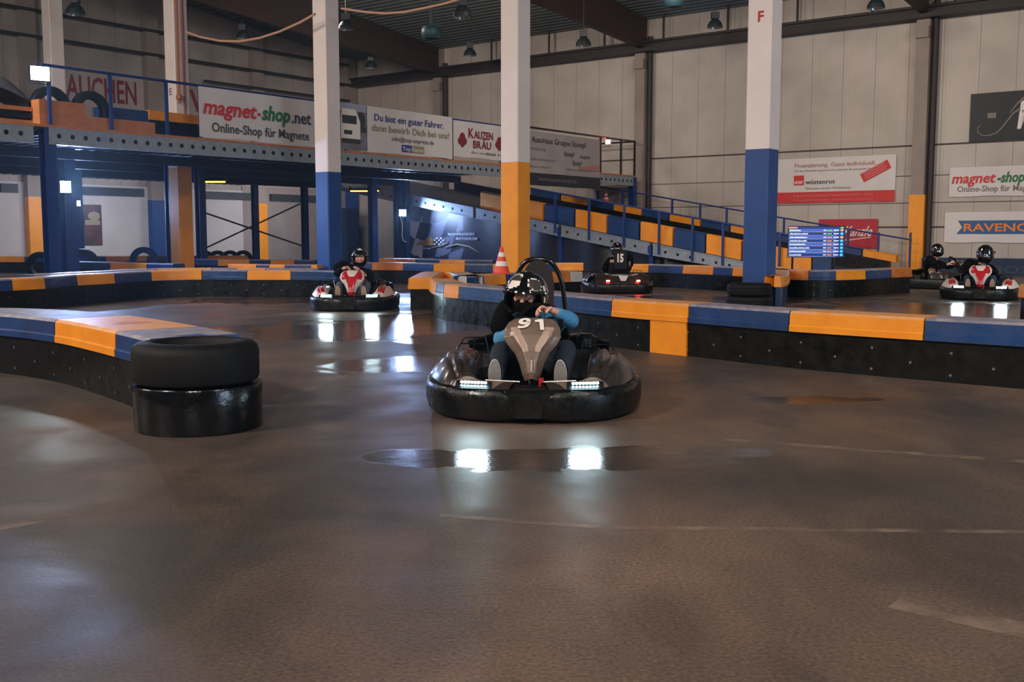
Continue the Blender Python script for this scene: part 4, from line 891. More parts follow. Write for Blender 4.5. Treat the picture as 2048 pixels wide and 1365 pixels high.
for i,(px,Y_d,R_,m,lb) in enumerate(((412,36.3,.33,'tyre_rubber','upright black tyre by the left wall, first of four'),(437,36.5,.33,'tyre_rubber','upright black tyre by the left wall, second of four'),(462,36.7,.33,'tyre_rubber','upright black tyre by the left wall, third of four'),(488,36.9,.33,'tyre_rubber','upright black tyre by the left wall, fourth of four'),(168,27.6,.42,'tyre_rubber','big upright tyre under the small floodlight'),(84,27.6,.38,'tyre_rubber','upright tyre just left of the thickest blue post'),(290,31.5,.42,'column_blue','blue painted upright tyre beside the blue wall pier'))):
    o=obj('tyre',tyre_mb(R_,.22,True,'y'),m); o.location=((px-CX)/FPX*Y_d,Y_d,0); tag(o,lb,'tyre',None if i>3 else 'upright tyres by the left wall')
# traffic cones
def cone(loc,hh,label,parent=None):
    t=thing('traffic_cone',label,'cone',loc)
    r=lambda z:.125*hh/.47*(1-z/hh)+.022
    obj('base',MB().box((-.16*hh/.47,-.16*hh/.47,0),(.16*hh/.47,.16*hh/.47,.02)),'cone_orange',t)
    zs=[.02,.28*hh,.46*hh,.63*hh,.79*hh,hh]
    for k in range(5): obj('orange_band' if k%2==0 else 'white_band',MB().lathe([(r(zs[k]),zs[k]),(r(zs[k+1]),zs[k+1])]+([(.005,hh)] if k==4 else []),24),'cone_orange' if k%2==0 else 'cone_white',t)
p,nn=pA2.at(pA2.s_px(1015)); q=p+nn*.16; cone((q.x,q.y,ZT+.002),.47,'orange and white traffic cone standing on the barrier in front of the yellow-footed column')
cone(W(URF-.2,v_at(1212,URF-.2,3),rz(v_at(1212,URF-.2,3))+.602),.4,'small red and white cone on the far ramp barrier under the deck end')
# ================================================================ KARTS (local: front = -Y, right of picture = +X)
def sup(a,b_,n,th):
    c,s=math.cos(th),math.sin(th)
    return (a*math.copysign(abs(c)**(2/n),c), b_*math.copysign(abs(s)**(2/n),s))
def outline(th,off=0):
    x,y=sup(KWID-off,.985-off,2.7 if math.sin(th)<0 else 4.0,th)
    return x,y
def sstep(x): x=max(0,min(1,x)); return x*x*(3-2*x)
def digit(ch):
    mb=MB()
    if ch=='1':
        return mb.add([(.02,0,0),(.42,0,0),(.42,0,1),(.02,0,1),(.02,0,.74),(-.42,0,.72),(-.42,0,.88)],[(0,1,2,3,4),(4,3,6,5)])
    n=28; o=[(.48*math.cos(2*PI*k/n),0,.68+.32*math.sin(2*PI*k/n)) for k in range(n)]; i_=[(.17*math.cos(2*PI*k/n),0,.70+.10*math.sin(2*PI*k/n)) for k in range(n)]
    mb.add(o+i_,[(k,(k+1)%n,n+(k+1)%n,n+k) for k in range(n)])
    a=[(.48,.70),(.48,.42),(.36,.16),(.10,.02),(-.20,0),(-.44,.05)]; b_=[(.17,.66),(.17,.44),(.10,.28),(-.02,.21),(-.18,.20),(-.40,.26)]
    return mb.add([(x,-.0004,z) for x,z in a+b_],[(k,6+k,7+k,k+1) for k in range(5)])
def kart(loc,rotz,kind,label,number=None,back_number=None,lod=0,wd=.70,tall=False):
    global KWID; KWID=wd
    t=thing('go_kart',label,'kart',loc,rotz)
    body,accent,light={'mixed':('kart_black','helmet_grey','kart_white'),'black':('kart_black','kart_brown','kart_brown_light'),'red':('kart_white','kart_red','kart_white')}[kind]
    ledm='led_white' if lod==0 else 'led_far'
    # wrap-around bumper
    N=96; sec=[(.10,.05),(.035,.012),(.004,.03),(-.010,.09),(-.010,.165),(0,.205),(.014,.218),(.06,.222),(.10,.19)]
    R=[]
    for i in range(N):
        th=2*PI*i/N; r=[]
        for off,z in sec:
            x,y=outline(th,off)
            if y<-.8 and abs(x)<.22 and z<.07: z+=.02*(1-abs(x)/.22)
            r.append((x,y,z))
        R.append(r)
    obj('bumper',MB().rings(R,0,True,True,False,True),'bumper_black',t)
    # raised centre plate of the front bumper
    def oy_(x): return -.985*(1-(abs(x)/wd)**2.7)**(1/2.7)
    def plate(a,b_):
        z=.045+.175*b_; hw=.10+.03*b_+.055*max(0,(b_-.62)/.38); x=(a*2-1)*hw
        return (x,oy_(x)-(.028 if .04<a<.96 and b_<.97 else .004)+ (.02 if b_>.97 else 0),z)
    mb=MB().grid(plate,26,12,0,False)
    obj('bumper_plate',mb,'bumper_black',t)
    # chassis floor
    fl=[outline(2*PI*i/48,.12) for i in range(48)]
    obj('floor_pan',MB().rings([[(x,y,.06) for x,y in fl],[(x,y,.075) for x,y in fl]],0,False),'black_plastic',t)
    # body shells left and right
    def shell(sgn):
        def pt(a,b_):
            # a: 0 front centre -> 1 rear of side pod ; b: 0 outer -> 1 inner edge
            th=-PI/2+ (PI/2+.10)*sstep(a*.98)**.9 if False else None
            k=a
            thf=-PI/2+.10+ (PI/2-.02)*k**.85
            ox,oy=outline(thf,.03)
            if k>.8: oy=outline(-PI/2+.10+(PI/2-.02)*.8**.85,.03)[1]+(k-.8)*1.5; ox=KWID-.028-.05*sstep((k-.8)/.2)
            ix=.08+.30*sstep(k*1.7)+.02*k; iy=-.80+ (0 if k<.35 else (k-.35)*1.55)
            ix=.07+.27*sstep(k*2.1)+.06*k
            x=ox+(ix-ox)*b_; y=oy+(iy-oy)*b_
            zo=.212+.02*sstep((k-.3)/.4); zi=.240+.085*sstep((k-.28)/.4)
            crown=(.030+.085*sstep((k-.22)/.35)*(1-.35*sstep((k-.85)/.15)))*math.sin(PI*min(1,b_*1.05))**.8
            z=zo+(zi-zo)*b_+crown
            g=math.exp(-((b_-.30-.15*k)/.05)**2)*sstep((k-.32)/.12); z-=.024*g
            g=math.exp(-((b_-.62+.28*(k-.5))/.07)**2)*sstep((k-.38)/.15); z-=.045*g
            g=math.exp(-((k-.36-.12*b_)/.035)**2); z-=.025*g
            if k<.33: z-=.0
            return (sgn*x,y,z)
        def fn(a,b_):
            if b_<=.84: return pt(a,b_/.84)
            x,y,z=pt(a,1); q=(b_-.84)/.16; return (x-sgn*.02*q,y+.01*q,z+( .11-z)*q)
        def mf(a,b_):
            if kind=='red':
                if a<.33 or b_>.84: return 2
                if .42<a<.78 and .10+.9*(a-.42)<b_<.62: return 1
                return 0
            return 1 if (.06<a<.34) and b_<.84 else 0
        mb=MB().grid(fn,56,40,0,True,mf=mf)
        if sgn>0: mb.f=[tuple(reversed(f)) for f in mb.f]
        return obj('side_pod',mb,[body,accent if kind=='red' else 'kart_brown','bumper_black'],t)
    for sgn in (-1,1):
        s=shell(sgn)
        # headlight strips lie on the nose slope
        hl=MB(); hx0,hx1=.27,.445; 
        def surf(x,off): 
            import math as _m
            return -.965+.42*max(0,x-.1)**2+off
        housing=MB()
        A=[]
        for x in (hx0-.03,hx1+.03):
            y=surf(x,0); A.append((sgn*x,y+.0,.222)); A.append((sgn*x,y+.075,.262))
        housing.add([A[0],A[1],A[3],A[2]],[(0,1,2,3) if sgn<0 else (3,2,1,0)]); 
        housing.add([(a,b_+.03,c-.06) for a,b_,c in A],[(0,1,3,2)])
        h=obj('headlight',housing,'black_plastic',t)
        for row,(dy,dz) in enumerate(((.014,.238),(.044,.256))):
            n=8
            for k in range(n):
                x=hx0+(hx1-hx0)*(k+.5)/n; y=surf(x,0)+dy; hl.ball((sgn*x,y-.006,dz+.002),(.0105 if row else .007,.007,.0085 if row else .0045),8)
        obj('led_strip',hl,ledm,h)
    # steering fairing (nassau panel)
    prof=[(0,.045,-.60,.245),(.12,.062,-.61,.29),(.3,.085,-.59,.37),(.45,.115,-.56,.43),(.58,.165,-.535,.485),(.70,.195,-.51,.535),(.80,.190,-.475,.575),(.90,.165,-.42,.612),(1.0,.13,-.36,.632)]
    def pf(a):
        for p,q in zip(prof,prof[1:]):
            if a<=q[0]: f=(a-p[0])/(q[0]-p[0]); f=f; return [p[i]+(q[i]-p[i])*f for i in (1,2,3)]
        return list(prof[-1][1:])
    def fair(a,b_):
        w,y,z=pf(a); s=(b_-.5)*2
        cr=.085*(1-abs(s)**2.2)*(1-.25*a); x=w*s
        rid=.02*math.exp(-((abs(s)-.45-.5*max(0,a-.45))/.12)**2)*(1 if a<.78 else 0)*sstep(a/.4)
        return (x,y+.06-cr-rid,z-(.012*s*s if a>.8 else .03*s*s))
    def fmf(a,b_):
        s=abs(b_-.5)*2
        if kind=='red':
            if a>.70 and s<.20+(a-.70)*1.6: return 0
            if a>.62: return 1 if s<.85 else 0
            if a<.15: return 1
            return 0 if s>.55-(.35*(a-.5) if a>.5 else 0) and a<.74 else 1
        e=.35+.9*max(0,a-.52)
        if .44<a<.82 and abs(s-e)<.16: return 2
        return 1
    fr=obj('steering_fairing',MB().grid(fair,120,72,0,True,mf=fmf),[body,accent,light],t)
    obj('fairing_stem',MB().tube([(0,-.50,.12),(0,-.44,.40),(0,-.26,.56)],.03,8).box((-.10,-.66,.10),(.10,-.52,.19)),'black_plastic',t)
    if number:
        def place(txt,x0,x1,a0,a1,bold):
            mb=digit(txt) if txt in '91' else text_mb(txt,-.5,0,w=1,h=1,y=0,bold=bold); am=(a0+a1)/2; w=pf(am)[0]; xm=(x0+x1)/2; P_=lambda a,x: Vector(fair(a,.5+x/w/2))
            c=P_(am,xm); ex=(P_(am,x1)-P_(am,x0)); ez=(P_(a1,xm)-P_(a0,xm)); n_=ex.cross(ez).normalized()
            if n_.y>0: n_=-n_
            return MB().add([tuple(c+ex*x+ez*(z-.5)+n_*.009) for x,_,z in mb.v],mb.f)
        obj('number',merge(place(number[0],-.098,-.010,.77,.95,.07),place(number[1],.014,.082,.75,.93,.07)) if lod==0 else place(number,-.07,.07,.82,.97,.05),'ink_white',fr)
    # steering wheel and column
    WX=.045 if tall else 0
    sw=obj('steering_wheel',MB().tube([Matrix.Translation((WX,-.19,.59))@Matrix.Rotation(math.radians(-38),4,'X')@Vector((.145*math.cos(2*PI*k/32),0,.145*math.sin(2*PI*k/32))) for k in range(32)],.017,10,0,True),'fabric_black',t)
    M_=Matrix.Translation((WX,-.19,.59))@Matrix.Rotation(math.radians(-38),4,'X')
    mb=MB()
    for ang in (20,160,270): mb.tube([M_@Vector((0,-.02,0)),M_@Vector((.145*math.cos(math.radians(ang)),0,.145*math.sin(math.radians(ang))))],.010,6)
    obj('spoke',mb.lathe([(.04,0)],3) if False else mb,'black_metal',sw)
    obj('steering_column',MB().tube([(0,-.2,.59),(0,-.52,.22)],.016,8),'black_metal',t)
    # pedals with heel bar
    for sgn,mm in ((-1,'chrome'),(1,'chrome')):
        p=obj('pedal',MB().tube([(sgn*.07,-.70,.235),(sgn*.30,-.70,.245)],.008,8).tube([(sgn*.10,-.70,.235),(sgn*.10,-.66,.09)],.009,8).tube([(sgn*.27,-.70,.24),(sgn*.22,-.64,.09)],.009,8),mm,t)
    obj('pedal_clamp',MB().box((.055,-.73,.21),(.085,-.67,.26)).box((.06,-.70,.10),(.08,-.68,.21)),'kart_red',t)
    # chassis tubes, side guards
    mb=MB()
    for sgn in (-1,1):
        mb.tube([(sgn*.26,-.75,.10),(sgn*.32,-.3,.10),(sgn*.34,.5,.10),(sgn*.3,.9,.12)],.016,8)
    mb.tube([(-.5,-.45,.12),(.5,-.45,.12)],.014,8).tube([(-.56,.62,.135),(.56,.62,.135)],.02,10)
    obj('chassis_frame',mb,'black_metal',t)
    for sgn in (-1,1):
        obj('side_guard',MB().tube([(sgn*.33,.0,.33),(sgn*.36,.02,.46),(sgn*.52,.08,.45),(sgn*.58,.12,.36)],.007,6).tube([(sgn*.37,.03,.41),(sgn*.55,.1,.405)],.005,6).tube([(sgn*.44,.05,.455),(sgn*.45,.06,.36)],.005,6),'black_metal',t)
        for y,x,R_,w_ in ((-.42,.50,.125,.12),(.60,.50,.14,.18)):
            wq=obj('wheel',MB().lathe([(R_*.55,0),(R_*.9,0),(R_,w_*.15),(R_,w_*.85),(R_*.9,w_),(R_*.55,w_)],28,c=(sgn*x-w_/2,y,R_+.002),axis='x'),'tyre_rubber',t)
            obj('rim',MB().lathe([(.02,w_*.3),(R_*.5,w_*.2),(R_*.56,w_*.05),(R_*.56,w_*.95),(R_*.5,w_*.8),(.02,w_*.7)],20,c=(sgn*x-w_/2,y,R_+.002),axis='x'),'chrome',wq)
    # seat with tall headrest
    def seat(a,b_):
        s=(b_-.5)*2
        if a<.35: q=a/.35; y=-.02+.36*q; z=.15-.03*math.sin(PI*q); w=.19
        else: q=(a-.35)/.65; y=.34+.16*q+.02*math.sin(PI*q); z=.13+.50*q; w=.19+.03*math.sin(PI*q)
        lift=abs(s)**3*(.15 if a<.35 else .10)
        return (w*s, y-(lift if a>=.35 else 0)*.9, z+(lift if a<.35 else 0))
    st=obj('seat',MB().grid(seat,24,16,0,True).grid(lambda a,b_:(lambda p:(p[0]*1.04,p[1]+.015,p[2]-.012))(seat(a,b_)),24,16,0,True),'black_plastic',t)
    hx=.0
    def hr(zz): # headrest outline half width
        return .125 if zz<.8 else .125*math.sqrt(max(0,1-((zz-.8)/.21)**2))+.002
    mb=MB()
    zs=[.55,.65,.72,.74,.78,.84,.90,.905,.94,.97,.99,1.005]
    for z0_,z1_ in zip(zs,zs[1:]):
        w0,w1=hr(z0_),hr(z1_); y0=.50+.10*(z0_-.5); y1=.50+.10*(z1_-.5)
        cuts=[(-1,1)] if not (.84<=z0_<.90) else [(-1,-.36),(.36,1)]
        for c0,c1 in cuts:
            mb.rings([[(w0*c0,y0,z0_),(w0*c1,y0,z0_),(w0*c1,y0+.035,z0_),(w0*c0,y0+.035,z0_)],[(w1*c0,y1,z1_),(w1*c1,y1,z1_),(w1*c1,y1+.035,z1_),(w1*c0,y1+.035,z1_)]],0,False)
    if tall: hd=obj('headrest',mb,'black_plastic',st)
    # roll bar
    P=[(-.25,.66,.14),(-.225,.63,.5),(-.19,.60,.80),(-.155,.59,.91),(-.105,.585,.985),(-.045,.58,1.01),(.045,.58,1.01),(.105,.585,.985),(.155,.59,.91),(.19,.60,.80),(.225,.63,.5),(.25,.66,.14)]
    if tall: obj('roll_bar',MB().tube(catmull([Vector(p) for p in P],5),.019,12),'black_metal',t)
    # engine, rear body, tail lights
    obj('engine',MB().box((.26,.35,.12),(.48,.58,.34)).lathe([(.05,0),(.07,.02),(.07,.10),(.04,.12)],16,c=(.37,.46,.33),caps=True),'black_metal',t)
    obj('fuel_tank',MB().rings([[(-.46,.36,.12),(-.28,.36,.12),(-.28,.58,.12),(-.46,.58,.12)],[(-.47,.35,.2),(-.27,.35,.2),(-.27,.59,.2),(-.47,.59,.2)],[(-.45,.37,.30),(-.29,.37,.30),(-.29,.57,.30),(-.45,.57,.30)]],0,False),'black_plastic',t)
    def rb(a,b_):
        s=(a-.5)*2; x=.56*s; 
        q=b_; y=.70+.26*q**.8-.05*s*s; z=.40-.035*abs(s)**3 -.20*q**2+.03*math.sin(PI*q); 
        z+= .03*math.exp(-((abs(s)-.62)/.18)**2)
        return (x,y,z)
    rbd=obj('rear_cover',MB().grid(rb,36,14,0,True).grid(lambda a,b_:(lambda p:(p[0],p[1]-.012,p[2]-.012))(rb(a,b_)),36,14,0,True),'kart_black' if kind=='black' else 'bumper_black',t)
    for sgn in (-1,1): obj('tail_light',MB().box((sgn*.31-.035,.955,.255),(sgn*.31+.035,.985,.285)),'led_red' if back_number else 'kart_red',t)
    if back_number:
        obj('rear_plate',MB().add([(-.10,.975,.375),(.10,.975,.375),(.05,.99,.27),(-.05,.99,.27)],[(0,3,2,1),(0,1,2,3)]).add([(-.10,.97,.37),(.10,.97,.37),(.05,.985,.27),(-.05,.985,.27)],[(0,1,2,3)]),'ink_white',t)
        mb=text_mb(back_number,0,.60,w=.13,h=.16,y=0,bold=.05,align='c'); mb.v=[(-x,.575,z+.045) for x,_,z in mb.v]; mb.f=[tuple(reversed(f)) for f in mb.f]
        obj('number',mb,'ink_white',st)
        obj('number_board',MB().rings([[(-.13,.555,.5),(.13,.555,.5),(.13,.570,.5),(-.13,.570,.5)],[(-.13,.555,.88),(.13,.555,.88),(.13,.570,.88),(-.13,.570,.88)]],0,False),'black_plastic',st)
    return t
# ================================================================ PEOPLE
def skinmesh(name,nodes,edges,root,m,parent,lvl=2,shade=True):
    keys=list(nodes); idx={k:i for i,k in enumerate(keys)}
    me=bpy.data.meshes.new(name); me.from_pydata([tuple(nodes[k][0]) for k in keys],[(idx[a],idx[b_]) for a,b_ in edges],[]); me.update()
    o=bpy.data.objects.new(name,me); COL.objects.link(o)
    md=o.modifiers.new('skin','SKIN'); md.use_smooth_shade=True; md.branch_smoothing=.4
    if not me.skin_vertices: 
        bpy.context.view_layer.objects.active=o
    sl=me.skin_vertices[0].data if me.skin_vertices else None
    if sl is None: raise RuntimeError('skin layer')
    for i,k in enumerate(keys):
        r=nodes[k][1]; sl[i].radius=(r,r) if not isinstance(r,tuple) else r
        sl[i].use_root=(k==root)
    sb=o.modifiers.new('sub','SUBSURF'); sb.levels=lvl; sb.render_levels=lvl
    dg=bpy.context.evaluated_depsgraph_get(); dg.update()
    nm=bpy.data.meshes.new_from_object(o.evaluated_get(dg)); bpy.data.objects.remove(o); bpy.data.meshes.remove(me)
    mb=MB(); mb.add([v.co[:] for v in nm.vertices],[tuple(p.vertices) for p in nm.polygons],0,True); bpy.data.meshes.remove(nm)
    return mb
def hand(N,E,pre,wrist,f,dn,side,curl=1.0,open_=.0):
    """f: forward direction of the fingers, dn: direction the palm faces; fingers bend towards dn"""
    f=Vector(f).normalized(); dn=Vector(dn); dn=(dn-f*dn.dot(f)).normalized(); a=f.cross(dn)*side
    w=Vector(wrist); p=w+f*.05
    N[pre+'palm']=(p,(.030,.017)); E.append((pre+'wr',pre+'palm'))
    for i,(ln,sp) in enumerate(((.92,-.033),(1.05,-.011),(1.0,.011),(.80,.032))):
        k=p+a*sp+f*.038; b1=k+f*.030*ln+dn*.012*curl; b2=b1+f*.008*ln+dn*.028*ln*curl+f*.018*(1-curl); b3=b2-f*.010*curl+dn*.016*ln+f*.014*(1-curl)
        for nm,q,r in (('k',k,.0105),('a',b1,.0095),('b',b2,.0088),('c',b3,.0075)): N[pre+nm+str(i)]=(q,r)
        E+= [(pre+'palm',pre+'k%d'%i),(pre+'k%d'%i,pre+'a%d'%i),(pre+'a%d'%i,pre+'b%d'%i),(pre+'b%d'%i,pre+'c%d'%i)]
    t0=w+f*.02-a*.028; t1=t0+f*.028-a*.018+dn*.018; t2=t1+f*.020+dn*.022+a*.004; t3=t2+f*.010+dn*.014+a*.010
    for nm,q,r in (('t0',t0,.0135),('t1',t1,.012),('t2',t2,.010),('t3',t3,.008)): N[pre+nm]=(q,r)
    E+=[(pre+'palm',pre+'t0'),(pre+'t0',pre+'t1'),(pre+'t1',pre+'t2'),(pre+'t2',pre+'t3')]
def helmet(parent,M,var,hero=False):
    """full-face helmet around the head centre; local front = -Y"""
    nA,nE=72,36
    def rad(az,el):
        # az 0 = front(-Y)
        rx,ry,rz_=.136,.168,.150
        d=Vector((math.sin(az)*math.cos(el),-math.cos(az)*math.cos(el),math.sin(el)))
        r=1/math.sqrt((d.x/rx)**2+(d.y/ry)**2+(d.z/rz_)**2)
        fr=max(0,math.cos(az)); low=max(0,-math.sin(el))
        r*=1+.16*fr**2*sstep(low*2.2)
        if math.sin(el)<-.55: r*=1+.10*(1-fr)
        r*=1+.035*math.exp(-((el-math.radians(17))/.09)**2)*fr**2
        return d*r
    mb=MB(); vs={}; 
    elev=[math.radians(-58+ (146.5)*j/nE) for j in range(nE+1)]
    A=[2*PI*i/nA-PI for i in range(nA)]
    for i in range(nA):
        for j in range(nE+1): vs[(i,j)]=len(mb.v); mb.v.append(tuple(rad(A[i],elev[j])))
    def open_(az,el):
        a,e=math.degrees(az),math.degrees(el)
        return abs(a)<60 and -24<e<14-(abs(a)/60)**4*8
    fs=[];ms=[]
    for i in range(nA):
        for j in range(nE):
            az=A[i]+PI/nA; el=(elev[j]+elev[j+1])/2
            if open_(az,el): continue
            k=(i+1)%nA; fs.append((vs[(i,j)],vs[(k,j)],vs[(k,j+1)],vs[(i,j+1)]))
            a,e=math.degrees(az),math.degrees(el); m=0
            if var=='hero':
                d1=math.hypot((a+30)*math.cos(math.radians(e)),(e-42)*1.15)
                if 19<d1<25: m=1
                elif d1<=19: m=2
                if d1<19 and e<38 and -(a+30)<8: m=1
                d2=math.hypot((a-38)*math.cos(math.radians(e)),(e-34)*1.1)
                if d2<17: m=2
                elif d2<19.5: m=1
                if 66<abs(a)<74 and -50<e<30: m=1 if a>0 else 0
                if -4<a<16 and e<60: m=0
            elif var=='white_marks':
                if (abs(a+35)<26 and abs(e-30-8*math.sin(a*.09))<5) or (abs(a-28)<20 and abs(e-28+7*math.sin(a*.1))<6) or (e>52 and abs(a)<25): m=1
            elif var=='plain':
                if 62<abs(a)<70 and e>-10 and e<24: m=1
                if abs(a)<14 and 24<e<29: m=2
            ms.append(m)
    n0=len(mb.v)
    mb.f=fs; mb.m=ms; mb.sm=[True]*len(fs)
    # inner lining (thickness)
    inner=[tuple(Vector(v)*.90) for v in mb.v[:n0]]; nf=len(fs); mb.v+=inner
    mb.f+= [tuple(reversed([q+n0 for q in f])) for f in fs]; mb.m+=[3]*nf; mb.sm+=[True]*nf
    # rim of the opening: bridge boundary edges
    from collections import Counter
    ec=Counter()
    for f in fs:
        for q in range(4): ec[tuple(sorted((f[q],f[(q+1)%4])))]+=1
    for (a,b_),c in ec.items():
        if c==1: mb.f.append((a,b_,b_+n0,a+n0)); mb.m.append(0); mb.sm.append(False)
    mb.xf(M)
    h=obj('helmet',mb,['helmet_black','helmet_white','helmet_grey','fabric_black'],parent)
    # raised visor
    def vis(a,b_):
        az=math.radians(-66+132*a); el=math.radians(12+ 26*b_)
        return tuple(M@(rad(az,el)*1.045))
    if var=='plain':
        obj('visor',MB().grid(lambda a,b_:tuple(M@(rad(math.radians(-64+128*a),math.radians(-25+42*b_))*1.012)),24,10),'visor',h)
    else: obj('visor',MB().grid(vis,24,6).grid(lambda a,b_:tuple(M@(rad(math.radians(-66+132*a),math.radians(12+26*b_))*1.03)),24,6),'visor',h) if var!='hero' else obj('visor',MB().grid(lambda a,b_:tuple(M@(rad(math.radians(-64+128*a),math.radians(11+7*b_))*(1.03+.05*(1-b_)))),24,4),'visor',h)
    for s in (-1,1): 
        p=rad(s*math.radians(72),math.radians(10)); obj('visor_pivot',MB().ball(tuple(p*1.02),(.012,.022,.022),12).xf(M),'chrome' if hero else 'black_metal',h)
    return h
def driver(loc,rotz,label,J,top,vest,legs,shoe,hvar,headrot=(0,0,0),hero=False,scale_h=1.0,hands=True):
    """J: joints in kart coordinates"""
    t=thing('person',label,'person',loc,rotz)
    V=Vector; N={}; E=[]
    N['pelvis']=(V(J['pelvis']),.125); N['waist']=(V(J['waist']),.12); N['chest']=(V(J['chest']),(.155,.125)); N['neckb']=(V(J['neck']),.07); N['neck']=(V(J['neck'])+V((0,-.02,.05)),.055)
    E+=[('pelvis','waist'),('waist','chest'),('chest','neckb'),('neckb','neck')]
    HC_=V(J['head']); N['head']=(HC_+V((0,.02,-.02)),.085); N['crown']=(HC_+V((0,.02,.055)),.075); E+=[('neck','head'),('head','crown')]
    for s in ('l','r'):
        sg=-1 if s=='l' else 1
        N[s+'sh']=(V(J[s+'sh']),.066); N[s+'el']=(V(J[s+'el']),.046); N[s+'fa']=(V(J[s+'el']).lerp(V(J[s+'wr']),.5),.038); N[s+'wr']=(V(J[s+'wr']),.026)
        E+=[('chest',s+'sh'),(s+'sh',s+'el'),(s+'el',s+'fa'),(s+'fa',s+'wr')]
        hand(N,E,s,J[s+'wr'],J[s+'hf'],J[s+'hd'],1 if s=='l' else -1)
        N[s+'hip']=(V(J[s+'hip']),.092); N[s+'kn']=(V(J[s+'kn']),.060); N[s+'ca']=(V(J[s+'kn']).lerp(V(J[s+'an']),.4),.052); N[s+'an']=(V(J[s+'an']),.036)
        N[s+'to']=(V(J[s+'an'])+V((0,-.07,.05)),.03)
        E+=[('pelvis',s+'hip'),(s+'hip',s+'kn'),(s+'kn',s+'ca'),(s+'ca',s+'an'),(s+'an',s+'to')]
    mb=skinmesh('body',N,E,'pelvis','skin',t,2)
    Mh=Matrix.Translation(HC_)@Matrix.Rotation(math.radians(headrot[2]),4,'Z')@Matrix.Rotation(math.radians(headrot[0]),4,'X')@Matrix.Rotation(math.radians(headrot[1]),4,'Y')
    # face
    fm=MB().ball((0,-.02,.0),(.078,.092,.115),24).ball((0,-.108,-.018),(.013,.020,.028),12).ball((0,-.114,-.032),(.017,.016,.012),10)
    fm.ball((-.033,-.092,.028),(.026,.016,.009),10).ball((.033,-.092,.028),(.026,.016,.009),10).ball((-.05,-.08,-.02),(.024,.024,.026),10).ball((.05,-.08,-.02),(.024,.024,.026),10).ball((0,-.085,-.09),(.03,.026,.026),10)
    fm.xf(Mh); mb=merge(mb,fm)
    body=obj('body',mb,'skin',t)
    em=MB()
    for s in (-1,1): em.ball((s*.031,-.098,.008),(.0145,.010,.0085),12,0).ball((s*.031-.003,-.1065,.008),(.0062,.003,.0065),10,1).tube([(s*.012,-.108,.030),(s*.032,-.110,.036),(s*.052,-.096,.028)],.0045,6,2)
    obj('eyes',em.xf(Mh),['eye_white','iris','hair'],body)
    if hero: obj('balaclava',MB().ball((0,-.03,-.065),(.088,.098,.075),20).xf(Mh),'fabric_black',t)
    obj('lips',MB().ball((0,-.104,-.058),(.022,.009,.008),12).xf(Mh),'lips',body)
    # jacket over torso and arms
    N2={k:N[k] for k in ('pelvis','waist','chest','neckb')}; E2=[('pelvis','waist'),('waist','chest'),('chest','neckb')]
    g=1.14
    N2={k:(v[0],tuple(r*g for r in v[1]) if isinstance(v[1],tuple) else v[1]*g) for k,v in N2.items()}
    for s in 'lr':
        N2[s+'sh']=(N[s+'sh'][0],.082); N2[s+'el']=(N[s+'el'][0],.062); N2[s+'fa']=(N[s+'fa'][0],.052); N2[s+'cu']=(N[s+'fa'][0].lerp(N[s+'wr'][0],.82),.038)
        E2+=[('chest',s+'sh'),(s+'sh',s+'el'),(s+'el',s+'fa'),(s+'fa',s+'cu')]
    obj('jacket',skinmesh('jacket',N2,E2,'pelvis',top,t,2),top,t)
    if vest:
        N4={'w':(N['waist'][0],.15),'c':(N['chest'][0],(.195,.155)),'n':(N['neckb'][0]+V((0,0,-.02)),.115),'s':(N['lsh'][0]+V((-.03,.0,.10)),.105),'e':(N['lel'][0]+V((-.01,.02,.06)),.085)}
        obj('vest',skinmesh('vest',N4,[('w','c'),('c','n'),('c','s'),('s','e')],'c',vest,t,2),vest,t)
    N3={'pelvis':(N['pelvis'][0],.135)}; E3=[]
    for s in 'lr':
        N3[s+'hip']=(N[s+'hip'][0],.105); N3[s+'mid']=(N[s+'hip'][0].lerp(N[s+'kn'][0],.55),.088); N3[s+'kn']=(N[s+'kn'][0],.074); N3[s+'ca']=(N[s+'ca'][0],.066); N3[s+'an']=(N[s+'ca'][0].lerp(N[s+'an'][0],.85),.052)
        E3+=[('pelvis',s+'hip'),(s+'hip',s+'mid'),(s+'mid',s+'kn'),(s+'kn',s+'ca'),(s+'ca',s+'an')]
    obj('trousers',skinmesh('trousers',N3,E3,'pelvis',legs,t,2),legs,t)
    for s in 'lr':
        a=N[s+'an'][0]; sg=-1 if s=='l' else 1
        # shoe: sole faces forward-up, toe up
        M=Matrix.Translation(a+V((0,-.055,-.01)))@Matrix.Rotation(math.radians(sg*-6),4,'Z')@Matrix.Rotation(math.radians(12),4,'X')
        Rr=[]
        for k,(z,w_,y0_,y1_) in enumerate(((-.055,.020,-.0,.03),(-.05,.034,-.012,.05),(-.02,.038,-.014,.075),(.03,.036,-.012,.07),(.08,.044,-.016,.055),(.13,.047,-.018,.045),(.17,.040,-.016,.03),(.195,.024,-.010,.015),(.20,.008,-.0,.008))):
            Rr.append([(w_*math.cos(2*PI*q/16), (y0_+y1_)/2+(y1_-y0_)/2*math.sin(2*PI*q/16), z) for q in range(16)])
        sh=obj('shoe',MB().rings(Rr,0,True).xf(M),'fabric_black',t)
        So=[]
        def so(y): return [(w_*1.06*math.cos(2*PI*q/24) , y, .072+(.137)*math.sin(2*PI*q/24)) for q in range(24) for w_ in [.040+.008*math.sin(2*PI*q/24)]]
        sb=MB().rings([so(-.012),so(-.030)],0,False); sb.m=[1]*24+[0]*(len(sb.f)-24)
        obj('sole',sb.xf(M),[shoe,'shoe_rim'],sh)
    Mh2=Mh@Matrix.Scale(scale_h,4)
    helmet(t,Mh2,hvar,hero)
    return t
